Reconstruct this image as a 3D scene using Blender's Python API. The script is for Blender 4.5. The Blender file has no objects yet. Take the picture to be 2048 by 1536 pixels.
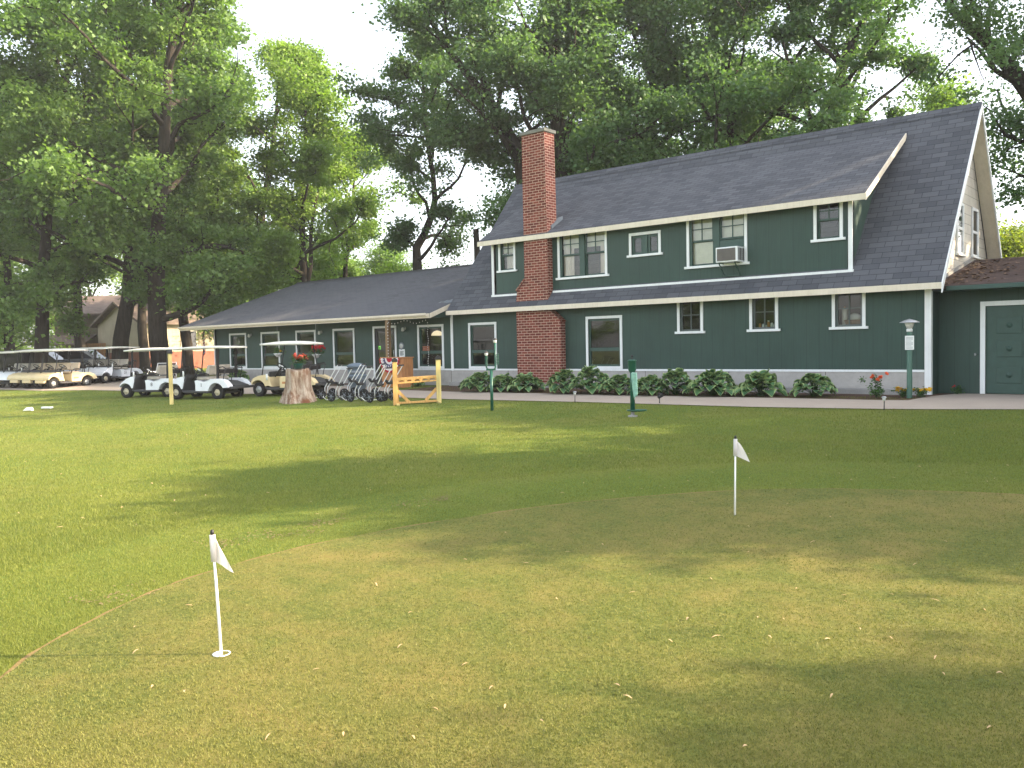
import bpy, bmesh, math, random
import numpy as np
from mathutils import Vector, Matrix, Quaternion
R_ = math.radians
random.seed(7)
scene = bpy.context.scene
COL = scene.collection

# ------------------------------------------------------------------ camera
YAW, PITCH, ROLL = R_(-40.2808), R_(-2.54384), R_(-1.1548)
FPX = 1710.0
CAM = Vector((0.0, -20.0, 1.25))
_cy, _sy, _cp, _sp = math.cos(YAW), math.sin(YAW), math.cos(PITCH), math.sin(PITCH)
FW = Vector((_sy*_cp, _cy*_cp, _sp))
_r = Vector((_cy, -_sy, 0.0)); _u = _r.cross(FW)
RT = _r*math.cos(ROLL) + _u*math.sin(ROLL)
UP = -_r*math.sin(ROLL) + _u*math.cos(ROLL)

def gz(y):
    d = -y - 1.0
    return -0.036*min(0.5*(d + math.sqrt(d*d + 0.08)), 45.0)

def at(px, py, D):
    """the point D metres in front of the camera seen at photo pixel (px, py)"""
    return CAM + FW*D + RT*((px-1024)/FPX*D) - UP*((py-768)/FPX*D)

def on_ground(px, D):
    """ground point in direction px at depth D"""
    p = at(px, 720, D)
    return Vector((p.x, p.y, gz(p.y)))

cam_d = bpy.data.cameras.new('camera')
cam = bpy.data.objects.new('camera', cam_d); COL.objects.link(cam)
cam.matrix_world = Matrix(((RT.x, UP.x, -FW.x, CAM.x), (RT.y, UP.y, -FW.y, CAM.y), (RT.z, UP.z, -FW.z, CAM.z), (0, 0, 0, 1)))
cam_d.sensor_width = 36.0; cam_d.lens = FPX/2048*36.0
cam_d.clip_start = 0.05; cam_d.clip_end = 6000
scene.camera = cam

# ------------------------------------------------------------------ light
SUN_EL = 26.0
sd = Vector((0.763, 0.6465, 0.0)).normalized(); sd = Matrix.Rotation(R_(-5), 3, 'Z') @ sd
sun_dir = Vector((sd.x*math.cos(R_(SUN_EL)), sd.y*math.cos(R_(SUN_EL)), math.sin(R_(SUN_EL))))
sl = bpy.data.lights.new('sun', 'SUN'); sl.energy = 4.0; sl.angle = R_(0.5); sl.color = (1.0, 0.80, 0.56)
so = bpy.data.objects.new('sun', sl); COL.objects.link(so)
so.rotation_euler = sun_dir.to_track_quat('Z', 'Y').to_euler()
world = bpy.data.worlds.new('World'); scene.world = world; world.use_nodes = True
wn = world.node_tree; wn.nodes.clear()
sky = wn.nodes.new('ShaderNodeTexSky'); sky.sky_type = 'NISHITA'; sky.sun_disc = False
sky.sun_elevation = R_(SUN_EL); sky.sun_rotation = math.atan2(sd.x, sd.y)
sky.dust_density = 3.0; sky.ozone_density = 1.0; sky.air_density = 1.0
bg = wn.nodes.new('ShaderNodeBackground'); bg.inputs[1].default_value = 0.15
wo = wn.nodes.new('ShaderNodeOutputWorld')
hs = wn.nodes.new('ShaderNodeHueSaturation'); hs.inputs['Saturation'].default_value = 0.42
wn.links.new(sky.outputs[0], hs.inputs['Color']); wn.links.new(hs.outputs[0], bg.inputs[0]); wn.links.new(bg.outputs[0], wo.inputs[0])
scene.view_settings.view_transform = 'Standard'; scene.view_settings.look = 'None'
scene.view_settings.exposure = 2.12; scene.view_settings.gamma = 1.0
scene.cycles.max_bounces = 6; scene.cycles.diffuse_bounces = 3; scene.cycles.glossy_bounces = 3; scene.cycles.transmission_bounces = 3; scene.cycles.volume_bounces = 0; scene.cycles.transparent_max_bounces = 12

# ------------------------------------------------------------------ materials
class NT:
    def __init__(s, name, rough=0.7, spec=0.3):
        s.m = bpy.data.materials.new(name); s.m.use_nodes = True
        s.t = s.m.node_tree; s.b = s.t.nodes['Principled BSDF']
        s.b.inputs['Roughness'].default_value = rough
        s.b.inputs['Specular IOR Level'].default_value = spec
    def n(s, kind, **kw):
        x = s.t.nodes.new('ShaderNode'+kind)
        for k, v in kw.items():
            if k in x.inputs: x.inputs[k].default_value = v
            else: setattr(x, k, v)
        return x
    def l(s, a, b): s.t.links.new(a, b)
    def coord(s, kind='Object'):
        return s.n('TexCoord').outputs[kind]
    def mapped(s, src, scale=(1, 1, 1), rot=(0, 0, 0), loc=(0, 0, 0)):
        m = s.n('Mapping'); m.inputs['Scale'].default_value = scale; m.inputs['Rotation'].default_value = rot
        m.inputs['Location'].default_value = loc
        s.l(src, m.inputs[0]); return m.outputs[0]
    def noise(s, src, scale, detail=4, rough=0.6):
        x = s.n('TexNoise'); x.inputs['Scale'].default_value = scale; x.inputs['Detail'].default_value = detail
        x.inputs['Roughness'].default_value = rough; s.l(src, x.inputs['Vector']); return x.outputs['Fac']
    def ramp(s, src, stops):
        x = s.n('ValToRGB'); e = x.color_ramp.elements
        while len(e) < len(stops): e.new(0.5)
        for i, (p, c) in enumerate(stops): e[i].position = p; e[i].color = (*c, 1) if len(c) == 3 else c
        s.l(src, x.inputs[0]); return x.outputs[0]
    def mix(s, fac, a, b, mode='MIX'):
        x = s.n('Mix', data_type='RGBA', blend_type=mode)
        for i, v in ((0, fac), (6, a), (7, b)):
            if isinstance(v, (int, float)): x.inputs[i].default_value = v
            elif isinstance(v, tuple): x.inputs[i].default_value = (*v, 1)
            else: s.l(v, x.inputs[i])
        return x.outputs[2]
    def math(s, op, a, b=0.0, c=None):
        x = s.n('Math', operation=op)
        for i, v in enumerate((a, b) if c is None else (a, b, c)):
            if isinstance(v, (int, float)): x.inputs[i].default_value = v
            else: s.l(v, x.inputs[i])
        return x.outputs[0]
    def base(s, c):
        if isinstance(c, tuple): s.b.inputs['Base Color'].default_value = (*c, 1)
        else: s.l(c, s.b.inputs['Base Color'])
    def bump(s, h, strength=0.3, dist=0.01):
        x = s.n('Bump'); x.inputs['Strength'].default_value = strength; x.inputs['Distance'].default_value = dist
        s.l(h, x.inputs['Height']); s.l(x.outputs[0], s.b.inputs['Normal'])

def C8(r, g, b):
    f = lambda v: ((v/255+0.055)/1.055)**2.4 if v > 10 else v/255/12.92
    return (f(r), f(g), f(b))

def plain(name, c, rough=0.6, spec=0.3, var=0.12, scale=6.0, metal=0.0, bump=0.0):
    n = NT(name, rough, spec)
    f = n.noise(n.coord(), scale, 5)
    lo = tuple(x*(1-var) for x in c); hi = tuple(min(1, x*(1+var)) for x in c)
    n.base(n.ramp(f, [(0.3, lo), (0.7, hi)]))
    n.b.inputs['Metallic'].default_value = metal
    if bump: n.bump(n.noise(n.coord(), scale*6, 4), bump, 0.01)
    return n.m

M = {}
def weathered(name, c, dirt, rough=0.55, scale=2.5):
    n = NT(name, rough, 0.3); o = n.coord()
    f = n.noise(o, scale, 6, 0.7); g = n.noise(n.mapped(o, (8, 8, 0.7)), 2.2, 5, 0.7)
    n.base(n.mix(n.ramp(n.math('MULTIPLY', f, g), [(0.18, (0, 0, 0)), (0.45, (0.45, 0.45, 0.45))]), c, dirt))
    n.bump(n.noise(o, 40, 3), 0.06, 0.004)
    return n.m

def mk_siding(name='green_siding', c=(0.030, 0.062, 0.049)):
    n = NT(name, 0.55, 0.35); uv = n.coord('UV')
    o = n.noise(n.mapped(uv, (30, 1.2, 1)), 1.0, 5, 0.65); big = n.noise(uv, 0.8, 3)
    lo = tuple(x*0.84 for x in c); hi = tuple(x*1.18 for x in c)
    col = n.ramp(n.mix(0.5, o, big), [(0.35, lo), (0.65, hi)])
    sep = n.n('SeparateXYZ'); n.l(uv, sep.inputs[0])
    g = n.math('ABSOLUTE', n.math('SUBTRACT', n.math('FRACT', n.math('DIVIDE', sep.outputs[0], 0.305)), 0.5))
    groove = n.math('LESS_THAN', g, 0.02)
    col = n.mix(n.math('MULTIPLY', groove, 0.55), col, tuple(x*0.45 for x in c))
    n.base(col); n.bump(n.math('SUBTRACT', n.math('MULTIPLY', o, 0.3), groove), 0.35, 0.008)
    return n.m

def mk_shingle(name, rw=0.32, rh=0.145, cols=((0.043, 0.046, 0.055), (0.104, 0.108, 0.121)), stain=0.4, mort=0.007):
    n = NT(name, 0.9, 0.15); uv = n.coord('UV')
    b = n.n('TexBrick'); n.l(uv, b.inputs['Vector']); b.offset = 0.5
    b.inputs['Scale'].default_value = 1; b.inputs['Brick Width'].default_value = rw; b.inputs['Row Height'].default_value = rh
    b.inputs['Mortar Size'].default_value = mort; b.inputs['Mortar Smooth'].default_value = 0.3
    b.inputs['Color1'].default_value = (0, 0, 0, 1); b.inputs['Color2'].default_value = (1, 1, 1, 1); b.inputs['Bias'].default_value = 0.0
    b.inputs['Mortar'].default_value = (0.5, 0.5, 0.5, 1)
    big = n.noise(n.mapped(uv, (0.45, 0.18, 1)), 1.6, 5, 0.65); fine = n.noise(uv, 160, 3)
    v = n.math('ADD', n.math('MULTIPLY', n.math('ADD', b.outputs['Color'], 0), 0.5), n.math('MULTIPLY', big, stain*1.6))
    v = n.math('ADD', v, n.math('MULTIPLY', fine, 0.35))
    col = n.ramp(v, [(0.15, cols[0]), (1.1, cols[1])])
    col = n.mix(n.math('MULTIPLY', b.outputs['Fac'], 0.65), col, tuple(x*0.35 for x in cols[0]))
    n.base(col)
    sep = n.n('SeparateXYZ'); n.l(uv, sep.inputs[0])
    lap = n.math('SUBTRACT', 1.0, n.math('FRACT', n.math('DIVIDE', sep.outputs[1], rh)))
    h = n.math('SUBTRACT', n.math('ADD', n.math('MULTIPLY', lap, 0.8), n.math('MULTIPLY', fine, 0.3)), b.outputs['Fac'])
    n.bump(h, 0.5, 0.008)
    return n.m

def mk_brick():
    n = NT('red_brick', 0.85, 0.2); uv = n.coord('UV')
    b = n.n('TexBrick'); n.l(uv, b.inputs['Vector']); b.offset = 0.5
    b.inputs['Scale'].default_value = 1; b.inputs['Brick Width'].default_value = 0.215; b.inputs['Row Height'].default_value = 0.077
    b.inputs['Mortar Size'].default_value = 0.009; b.inputs['Mortar Smooth'].default_value = 0.15
    b.inputs['Color1'].default_value = (0.130, 0.029, 0.020, 1); b.inputs['Color2'].default_value = (0.245, 0.064, 0.044, 1)
    b.inputs['Mortar'].default_value = (0.52, 0.36, 0.28, 1)
    f = n.noise(uv, 30, 4); g = n.noise(n.mapped(uv, (1, 0.5, 1)), 1.4, 4)
    sep = n.n('SeparateXYZ'); n.l(uv, sep.inputs[0])
    soot = n.ramp(n.math('ADD', sep.outputs[1], n.math('MULTIPLY', g, 0.7)), [(0.0, (0, 0, 0)), (1.0, (0, 0, 0))])
    col = n.mix(0.35, b.outputs['Color'], n.ramp(f, [(0.3, (0.55, 0.55, 0.55)), (0.7, (1.2, 1.15, 1.1))]), 'MULTIPLY')
    col = n.mix(n.ramp(g, [(0.45, (0, 0, 0)), (0.8, (0.35, 0.35, 0.35))]), col, (0.10, 0.05, 0.045))
    n.base(col); n.bump(n.math('SUBTRACT', n.math('MULTIPLY', f, 0.4), b.outputs['Fac']), 0.6, 0.008)
    return n.m

def mk_glass():
    m = bpy.data.materials.new('window_glass'); m.use_nodes = True; t = m.node_tree; t.nodes.clear()
    o = t.nodes.new('ShaderNodeOutputMaterial'); mx = t.nodes.new('ShaderNodeMixShader'); tr = t.nodes.new('ShaderNodeBsdfTransparent')
    gl = t.nodes.new('ShaderNodeBsdfGlossy'); gl.inputs['Roughness'].default_value = 0.004; gl.inputs['Color'].default_value = (1, 1, 1, 1)
    tr.inputs[0].default_value = (0.80, 0.84, 0.82, 1)
    fr = t.nodes.new('ShaderNodeFresnel'); fr.inputs[0].default_value = 1.6
    nz = t.nodes.new('ShaderNodeTexNoise'); nz.inputs['Scale'].default_value = 1.3; nz.inputs['Detail'].default_value = 1
    tc = t.nodes.new('ShaderNodeTexCoord'); t.links.new(tc.outputs['Object'], nz.inputs['Vector'])
    bp = t.nodes.new('ShaderNodeBump'); bp.inputs['Strength'].default_value = 0.05; bp.inputs['Distance'].default_value = 0.04
    t.links.new(nz.outputs['Fac'], bp.inputs['Height']); t.links.new(bp.outputs[0], gl.inputs['Normal'])
    t.links.new(fr.outputs[0], mx.inputs[0]); t.links.new(tr.outputs[0], mx.inputs[1]); t.links.new(gl.outputs[0], mx.inputs[2])
    t.links.new(mx.outputs[0], o.inputs[0]); return m

def mk_clap():
    n = NT('cream_clapboard', 0.55, 0.3); uv = n.coord('UV'); sep = n.n('SeparateXYZ'); n.l(uv, sep.inputs[0])
    fr = n.math('FRACT', n.math('DIVIDE', sep.outputs[1], 0.235))
    line = n.math('LESS_THAN', fr, 0.055)
    f = n.noise(uv, 3, 5)
    n.base(n.mix(n.math('MULTIPLY', line, 0.7), n.ramp(f, [(0.3, (0.52, 0.48, 0.41)), (0.7, (0.63, 0.585, 0.50))]), (0.16, 0.14, 0.11)))
    n.bump(n.math('SUBTRACT', n.math('SUBTRACT', 1.0, fr), line), 0.5, 0.015); return n.m

def mk_concrete(name, c, dark=0.65, scale=1.2):
    n = NT(name, 0.9, 0.2); o = n.coord()
    f = n.noise(o, scale, 6, 0.65); g = n.noise(o, 60, 3)
    n.base(n.mix(0.35, n.ramp(f, [(0.3, tuple(x*dark for x in c)), (0.7, c)]), n.ramp(g, [(0.3, tuple(x*0.75 for x in c)), (0.7, tuple(min(1, x*1.2) for x in c))])))
    n.bump(g, 0.25, 0.004); return n.m

def mk_foundation():
    n = NT('foundation_block', 0.9, 0.2); uv = n.coord('UV')
    b = n.n('TexBrick'); n.l(uv, b.inputs['Vector']); b.offset = 0.0
    b.inputs['Scale'].default_value = 1; b.inputs['Brick Width'].default_value = 2.44; b.inputs['Row Height'].default_value = 3.0; b.inputs['Mortar Size'].default_value = 0.008
    f = n.noise(uv, 2.2, 6, 0.7); g = n.noise(uv, 70, 3)
    c = n.ramp(n.math('ADD', n.math('MULTIPLY', f, 0.7), n.math('MULTIPLY', g, 0.3)), [(0.3, (0.30, 0.285, 0.265)), (0.7, (0.50, 0.475, 0.445))])
    n.base(n.mix(b.outputs['Fac'], c, (0.10, 0.09, 0.08))); n.bump(g, 0.3, 0.004); return n.m

def mk_wood(name, c, rough=0.6, grain=(3, 3, 24)):
    n = NT(name, rough, 0.3); o = n.coord()
    f = n.noise(n.mapped(o, (24, 24, 2.0)), 1.0, 5, 0.6); k = n.noise(o, 2.5, 3)
    n.base(n.ramp(n.mix(0.35, f, k), [(0.3, tuple(x*0.6 for x in c)), (0.7, tuple(min(1, x*1.15) for x in c))]))
    n.bump(f, 0.25, 0.004); return n.m

def mk_leaf(name, c0, c1, trans=0.35, rough=0.55):
    n = NT(name, rough, 0.35)
    a = n.n('Attribute', attribute_name='tone')
    big = n.noise(n.coord(), 0.45, 3)
    f = n.math('ADD', n.math('MULTIPLY', a.outputs['Fac'], 0.6), n.math('MULTIPLY', big, 0.5))
    col = n.ramp(f, [(0.15, c0), (0.85, c1)])
    n.base(col)
    tr = n.n('BsdfTranslucent'); tcol = n.mix(1.0, col, (1.06, 1.22, 0.48), 'MULTIPLY'); n.l(tcol, tr.inputs[0])
    mx = n.n('MixShader'); mx.inputs[0].default_value = trans
    n.l(n.b.outputs[0], mx.inputs[1]); n.l(tr.outputs[0], mx.inputs[2]); n.l(mx.outputs[0], n.t.nodes['Material Output'].inputs[0])
    return n.m

def mk_bark(name='tree_bark', c=(0.045, 0.038, 0.031)):
    n = NT(name, 0.95, 0.1); o = n.coord()
    f = n.noise(n.mapped(o, (7, 7, 1.1)), 1.4, 7, 0.7)
    n.base(n.ramp(f, [(0.3, tuple(x*0.45 for x in c)), (0.7, tuple(x*1.35 for x in c))])); n.bump(f, 0.9, 0.05); return n.m

M['siding'] = mk_siding()
M['roof'] = mk_shingle('grey_shingles', stain=0.45)
M['roof_big'] = mk_shingle('grey_shingles_wide', rw=0.36, rh=0.165, stain=0.5)
M['roof_wing'] = mk_shingle('wing_shingles', rw=0.30, rh=0.13, cols=((0.044, 0.046, 0.054), (0.108, 0.110, 0.121)), stain=0.75, mort=0.004)
M['brick'] = mk_brick()
M['glass'] = mk_glass()
M['clap'] = mk_clap()
M['white'] = weathered('white_trim_paint', (0.80, 0.82, 0.82), (0.58, 0.58, 0.55))
M['cream'] = weathered('cream_fascia_paint', (0.74, 0.66, 0.53), (0.46, 0.39, 0.28))
M['green_paint'] = plain('green_sash_paint', (0.034, 0.075, 0.06), 0.45, 0.4)
M['dark_sash'] = plain('dark_sash_paint', (0.085, 0.105, 0.10), 0.45, 0.4)
M['foundation'] = mk_foundation()
M['concrete'] = mk_concrete('path_concrete', (0.40, 0.335, 0.275), 0.82)
M['conc_grey'] = mk_concrete('grey_concrete', (0.36, 0.35, 0.33))
M['soil'] = mk_concrete('mulch_soil', (0.105, 0.060, 0.040), 0.45, 9)
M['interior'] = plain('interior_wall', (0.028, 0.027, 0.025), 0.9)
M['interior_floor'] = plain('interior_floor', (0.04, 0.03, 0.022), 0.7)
M['curtain'] = plain('lace_curtain', (0.82, 0.72, 0.68), 0.9, var=0.05)
M['blind'] = plain('paper_blind', (0.80, 0.77, 0.66), 0.9, var=0.06)
M['pine'] = mk_wood('treated_pine', (0.62, 0.36, 0.12))
M['pine_pale'] = mk_wood('pale_treated_pine', (0.62, 0.50, 0.20))
M['old_wood'] = mk_wood('weathered_porch_wood', (0.26, 0.165, 0.085))
M['cedar'] = mk_wood('orange_cedar', (0.55, 0.25, 0.10))
M['black'] = plain('black_plastic', (0.018, 0.018, 0.019), 0.5, 0.4)
M['rubber'] = plain('tyre_rubber', (0.022, 0.022, 0.022), 0.85, 0.2)
M['charcoal'] = plain('charcoal_plastic', (0.05, 0.05, 0.052), 0.6, 0.3)
M['grey_plastic'] = plain('grey_plastic', (0.16, 0.18, 0.20), 0.55)
M['bin'] = plain('blue_grey_bin', (0.115, 0.15, 0.185), 0.5)
M['cart_white'] = plain('white_cart_body', (0.80, 0.82, 0.86), 0.28, 0.5, var=0.03)
M['cart_cream'] = plain('cream_cart_body', (0.72, 0.58, 0.34), 0.32, 0.5, var=0.05)
M['roof_white'] = plain('offwhite_cart_roof', (0.72, 0.70, 0.63), 0.4, 0.4, var=0.05)
M['seat_grey'] = plain('stone_vinyl', (0.42, 0.38, 0.32), 0.5)
M['seat_tan'] = plain('tan_vinyl', (0.55, 0.44, 0.31), 0.5)
M['alloy'] = plain('alloy_metal', (0.62, 0.55, 0.42), 0.35, 0.5, metal=0.6)
M['steel'] = plain('grey_steel', (0.45, 0.46, 0.47), 0.4, 0.5, metal=0.6)
M['white_tube'] = plain('white_tube_paint', (0.80, 0.80, 0.80), 0.35, 0.5, var=0.04)
M['post_green'] = plain('dark_green_enamel', (0.012, 0.085, 0.055), 0.35, 0.5)
M['lamp_green'] = plain('lamp_post_green', (0.055, 0.125, 0.09), 0.45, 0.4)
M['pot_green'] = plain('green_flower_pot', (0.010, 0.075, 0.062), 0.4)
M['paper'] = plain('white_paper', (0.80, 0.82, 0.80), 0.8, var=0.03)
M['ink'] = plain('grey_ink', (0.22, 0.24, 0.24), 0.8)
M['ink_black'] = plain('black_ink', (0.02, 0.02, 0.02), 0.6)
M['red_flower'] = plain('red_petals', (0.62, 0.025, 0.035), 0.6, var=0.3)
M['coral_flower'] = plain('coral_petals', (0.80, 0.12, 0.07), 0.6, var=0.3)
M['orange_flower'] = plain('orange_petals', (0.80, 0.14, 0.045), 0.6, var=0.2)
M['yellow_flower'] = plain('yellow_petals', (0.80, 0.50, 0.02), 0.6, var=0.2)
M['flag_white'] = plain('white_flag_cloth', (0.80, 0.74, 0.72), 0.8, var=0.04)
M['flag_red'] = plain('red_flag_cloth', (0.48, 0.03, 0.05), 0.8)
M['flag_blue'] = plain('blue_flag_cloth', (0.025, 0.04, 0.16), 0.8)
M['towel'] = plain('pale_teal_towel', (0.34, 0.58, 0.47), 0.95, var=0.25, scale=12)
M['bulb'] = plain('clear_bulb', (0.75, 0.75, 0.72), 0.2, 0.5)
M['frost'] = plain('frosted_glass', (0.62, 0.62, 0.58), 0.25, 0.5)
M['bark'] = mk_bark()
M['bark_grey'] = mk_bark('grey_bark', (0.11, 0.095, 0.08))
M['dead_leaf'] = plain('dry_leaf', (0.44, 0.31, 0.165), 0.85, var=0.5, scale=1.5)
# ------------------------------------------------------------------ mesh helpers
class MB:
    """collects shapes and links them as ONE mesh object with metre UVs"""
    def __init__(s): s.v = []; s.f = []; s.mi = []; s.sm = []
    def add(s, vs, fs, mi=0, smooth=False):
        k = len(s.v); s.v += [tuple(p) for p in vs]
        for f in fs: s.f.append(tuple(i+k for i in f)); s.mi.append(mi); s.sm.append(smooth)
        return s
    def box(s, x0, x1, y0, y1, z0, z1, mi=0, M4=None):
        vs = [Vector(p) for p in ((x0,y0,z0),(x1,y0,z0),(x1,y1,z0),(x0,y1,z0),(x0,y0,z1),(x1,y0,z1),(x1,y1,z1),(x0,y1,z1))]
        if M4: vs = [M4 @ v for v in vs]
        return s.add(vs, [(0,3,2,1),(4,5,6,7),(0,1,5,4),(1,2,6,5),(2,3,7,6),(3,0,4,7)], mi)
    def bar(s, a, b, w, h=None, mi=0, upv=(0,0,1)):
        """rectangular bar from a to b, w wide and h high"""
        a = Vector(a); b = Vector(b); h = h or w; d = (b-a).normalized(); u = Vector(upv)
        if abs(d.dot(u)) > 0.98: u = Vector((0,1,0))
        r = d.cross(u).normalized(); u = r.cross(d)
        vs = [p + r*(sx*w/2) + u*(sy*h/2) for p in (a, b) for sx, sy in ((-1,-1),(1,-1),(1,1),(-1,1))]
        return s.add(vs, [(0,1,2,3),(7,6,5,4),(0,4,5,1),(1,5,6,2),(2,6,7,3),(3,7,4,0)], mi)
    def tube(s, pts, rad, seg=8, mi=0, caps=True):
        pts = [Vector(p) for p in pts]; n = len(pts)
        if isinstance(rad, (int, float)): rad = [rad]*n
        vs = []; fs = []; prev = None
        for i, p in enumerate(pts):
            d = (pts[min(i+1, n-1)] - pts[max(i-1, 0)]).normalized()
            if prev is None:
                r = d.cross(Vector((0,0,1)) if abs(d.z) < 0.9 else Vector((1,0,0))).normalized()
            else:
                r = prev - d*prev.dot(d); r.normalize()
            prev = r; u = d.cross(r)
            for k in range(seg):
                t = 2*math.pi*k/seg; vs.append(p + (r*math.cos(t) + u*math.sin(t))*rad[i])
        for i in range(n-1):
            for k in range(seg):
                a = i*seg+k; b = i*seg+(k+1)%seg; fs.append((a, b, b+seg, a+seg))
        s.add(vs, fs, mi, True)
        if caps:
            k0 = len(s.v)-len(vs)
            s.f.append(tuple(k0+k for k in reversed(range(seg)))); s.mi.append(mi); s.sm.append(False)
            s.f.append(tuple(k0+(n-1)*seg+k for k in range(seg))); s.mi.append(mi); s.sm.append(False)
        return s
    def lathe(s, prof, seg=16, mi=0, M4=None, smooth=True):
        """profile of (radius, z) turned about z"""
        vs = []; fs = []; n = len(prof)
        for r, z in prof:
            for k in range(seg):
                t = 2*math.pi*k/seg; v = Vector((r*math.cos(t), r*math.sin(t), z)); vs.append(M4 @ v if M4 else v)
        for i in range(n-1):
            for k in range(seg):
                a = i*seg+k; b = i*seg+(k+1)%seg; fs.append((a, b, b+seg, a+seg))
        fs.append(tuple(reversed(range(seg)))); fs.append(tuple((n-1)*seg+k for k in range(seg)))
        return s.add(vs, fs, mi, smooth)
    def prism(s, prof, y0, y1, mi=0, M4=None):
        """polygon of (x, z) extruded along y"""
        n = len(prof); vs = [Vector((x, y0, z)) for x, z in prof] + [Vector((x, y1, z)) for x, z in prof]
        if M4: vs = [M4 @ v for v in vs]
        return s.add(vs, [tuple(range(n)), tuple(reversed(range(n, 2*n)))] + [(i, i+n, (i+1)%n+n, (i+1)%n) for i in range(n)], mi)
    def prism_x(s, prof, x0, x1, mi=0):
        """polygon of (y, z) extruded along x"""
        n = len(prof); vs = [(x0, y, z) for y, z in prof] + [(x1, y, z) for y, z in prof]
        return s.add(vs, [tuple(reversed(range(n))), tuple(range(n, 2*n))] + [((i+1)%n, (i+1)%n+n, i+n, i) for i in range(n)], mi)
    def ball(s, c, r, seg=8, rings=5, mi=0, sq=(1,1,1)):
        prof = [(max(1e-4, math.sin(math.pi*i/rings)), -math.cos(math.pi*i/rings)) for i in range(rings+1)]
        m = Matrix.Translation(Vector(c)) @ Matrix.Diagonal((r*sq[0], r*sq[1], r*sq[2], 1))
        return s.lathe(prof, seg, mi, m)
    def build(s, name, mats, parent=None, bevel=0.0, label=None, loc=None, fixn=True):
        if not isinstance(mats, (list, tuple)): mats = [mats]
        me = bpy.data.meshes.new(name); me.from_pydata(s.v, [], s.f)
        for m in mats: me.materials.append(m)
        me.polygons.foreach_set('material_index', s.mi); me.polygons.foreach_set('use_smooth', s.sm)
        if fixn:
            b = bmesh.new(); b.from_mesh(me); bmesh.ops.recalc_face_normals(b, faces=b.faces); b.to_mesh(me); b.free()
        metre_uv(me)
        o = bpy.data.objects.new(name, me); COL.objects.link(o)
        if parent: o.parent = parent
        if loc is not None: o.location = loc
        if bevel:
            bv = o.modifiers.new('bevel', 'BEVEL'); bv.width = bevel; bv.segments = 2; bv.limit_method = 'ANGLE'; bv.angle_limit = R_(38)
        if label: o['label'] = label
        return o

def metre_uv(me):
    uvl = me.uv_layers.new(name='UVMap').data
    for p in me.polygons:
        nrm = p.normal
        if abs(nrm.z) > 0.97: t = Vector((1,0,0)); u = Vector((0,1,0))
        else:
            t = Vector((-nrm.y, nrm.x, 0)).normalized()
            if abs(t.x) > abs(t.y):
                if t.x < 0: t = -t
            elif t.y < 0: t = -t
            u = nrm.cross(t)
            if u.z < 0: u = -u
        for li in p.loop_indices:
            co = me.vertices[me.loops[li].vertex_index].co
            uvl[li].uv = (co.dot(t), co.dot(u))

def arr_mesh(name, verts, faces, mats, tone=None, smooth=False):
    """mesh from numpy arrays; tone = one value per face kept as an attribute"""
    me = bpy.data.meshes.new(name); nf, k = faces.shape
    me.vertices.add(len(verts)); me.vertices.foreach_set('co', np.ascontiguousarray(verts, dtype=np.float32).ravel())
    me.loops.add(nf*k); me.loops.foreach_set('vertex_index', np.ascontiguousarray(faces, dtype=np.int32).ravel())
    me.polygons.add(nf); me.polygons.foreach_set('loop_start', np.arange(0, nf*k, k, dtype=np.int32))
    if smooth: me.polygons.foreach_set('use_smooth', np.ones(nf, dtype=bool))
    me.update(calc_edges=True)
    if tone is not None:
        at_ = me.attributes.new('tone', 'FLOAT', 'FACE'); at_.data.foreach_set('value', np.ascontiguousarray(tone, dtype=np.float32))
    for m in (mats if isinstance(mats, (list, tuple)) else [mats]): me.materials.append(m)
    return me

def tag(o, label=None, cat=None, group=None, kind=None):
    if label: o['label'] = label
    if cat: o['category'] = cat
    if group: o['group'] = group
    if kind: o['kind'] = kind
    return o
def thing(name, label, cat, loc=(0,0,0), rotz=0.0, group=None, scale=1.0):
    o = bpy.data.objects.new(name, None); COL.objects.link(o); o.location = loc; o.rotation_euler = (0, 0, rotz)
    o.scale = (scale,)*3; o.empty_display_size = 0.2
    return tag(o, label, cat, group)
def link_mesh(name, me, parent=None, loc=None):
    o = bpy.data.objects.new(name, me); COL.objects.link(o)
    if parent: o.parent = parent
    if loc is not None: o.location = loc
    return o
def dup(root, loc, rotz, label, group=None, scale=None):
    r = root.copy(); COL.objects.link(r); r.location = loc; r.rotation_euler = (0, 0, rotz)
    if scale: r.scale = (scale,)*3 if isinstance(scale, (int, float)) else scale
    r['label'] = label
    if group: r['group'] = group
    for ch in list(root.children):
        c = ch.copy(); COL.objects.link(c); c.parent = r
        for g in list(ch.children):
            d = g.copy(); COL.objects.link(d); d.parent = c
    return r
def text_mesh(s, size, mat, name, parent=None, mw=None, thick=0.0015):
    cu = bpy.data.curves.new(name, 'FONT'); cu.body = s; cu.size = size; cu.align_x = 'CENTER'; cu.align_y = 'CENTER'; cu.extrude = thick
    t = bpy.data.objects.new('tmp_text', cu); COL.objects.link(t); bpy.context.view_layer.update()
    me = bpy.data.meshes.new_from_object(t.evaluated_get(bpy.context.evaluated_depsgraph_get()))
    bpy.data.objects.remove(t); me.name = name
    me.materials.clear(); me.materials.append(mat)
    o = bpy.data.objects.new(name, me); COL.objects.link(o)
    if parent: o.parent = parent
    if mw is not None: o.matrix_local = mw
    return o
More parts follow.
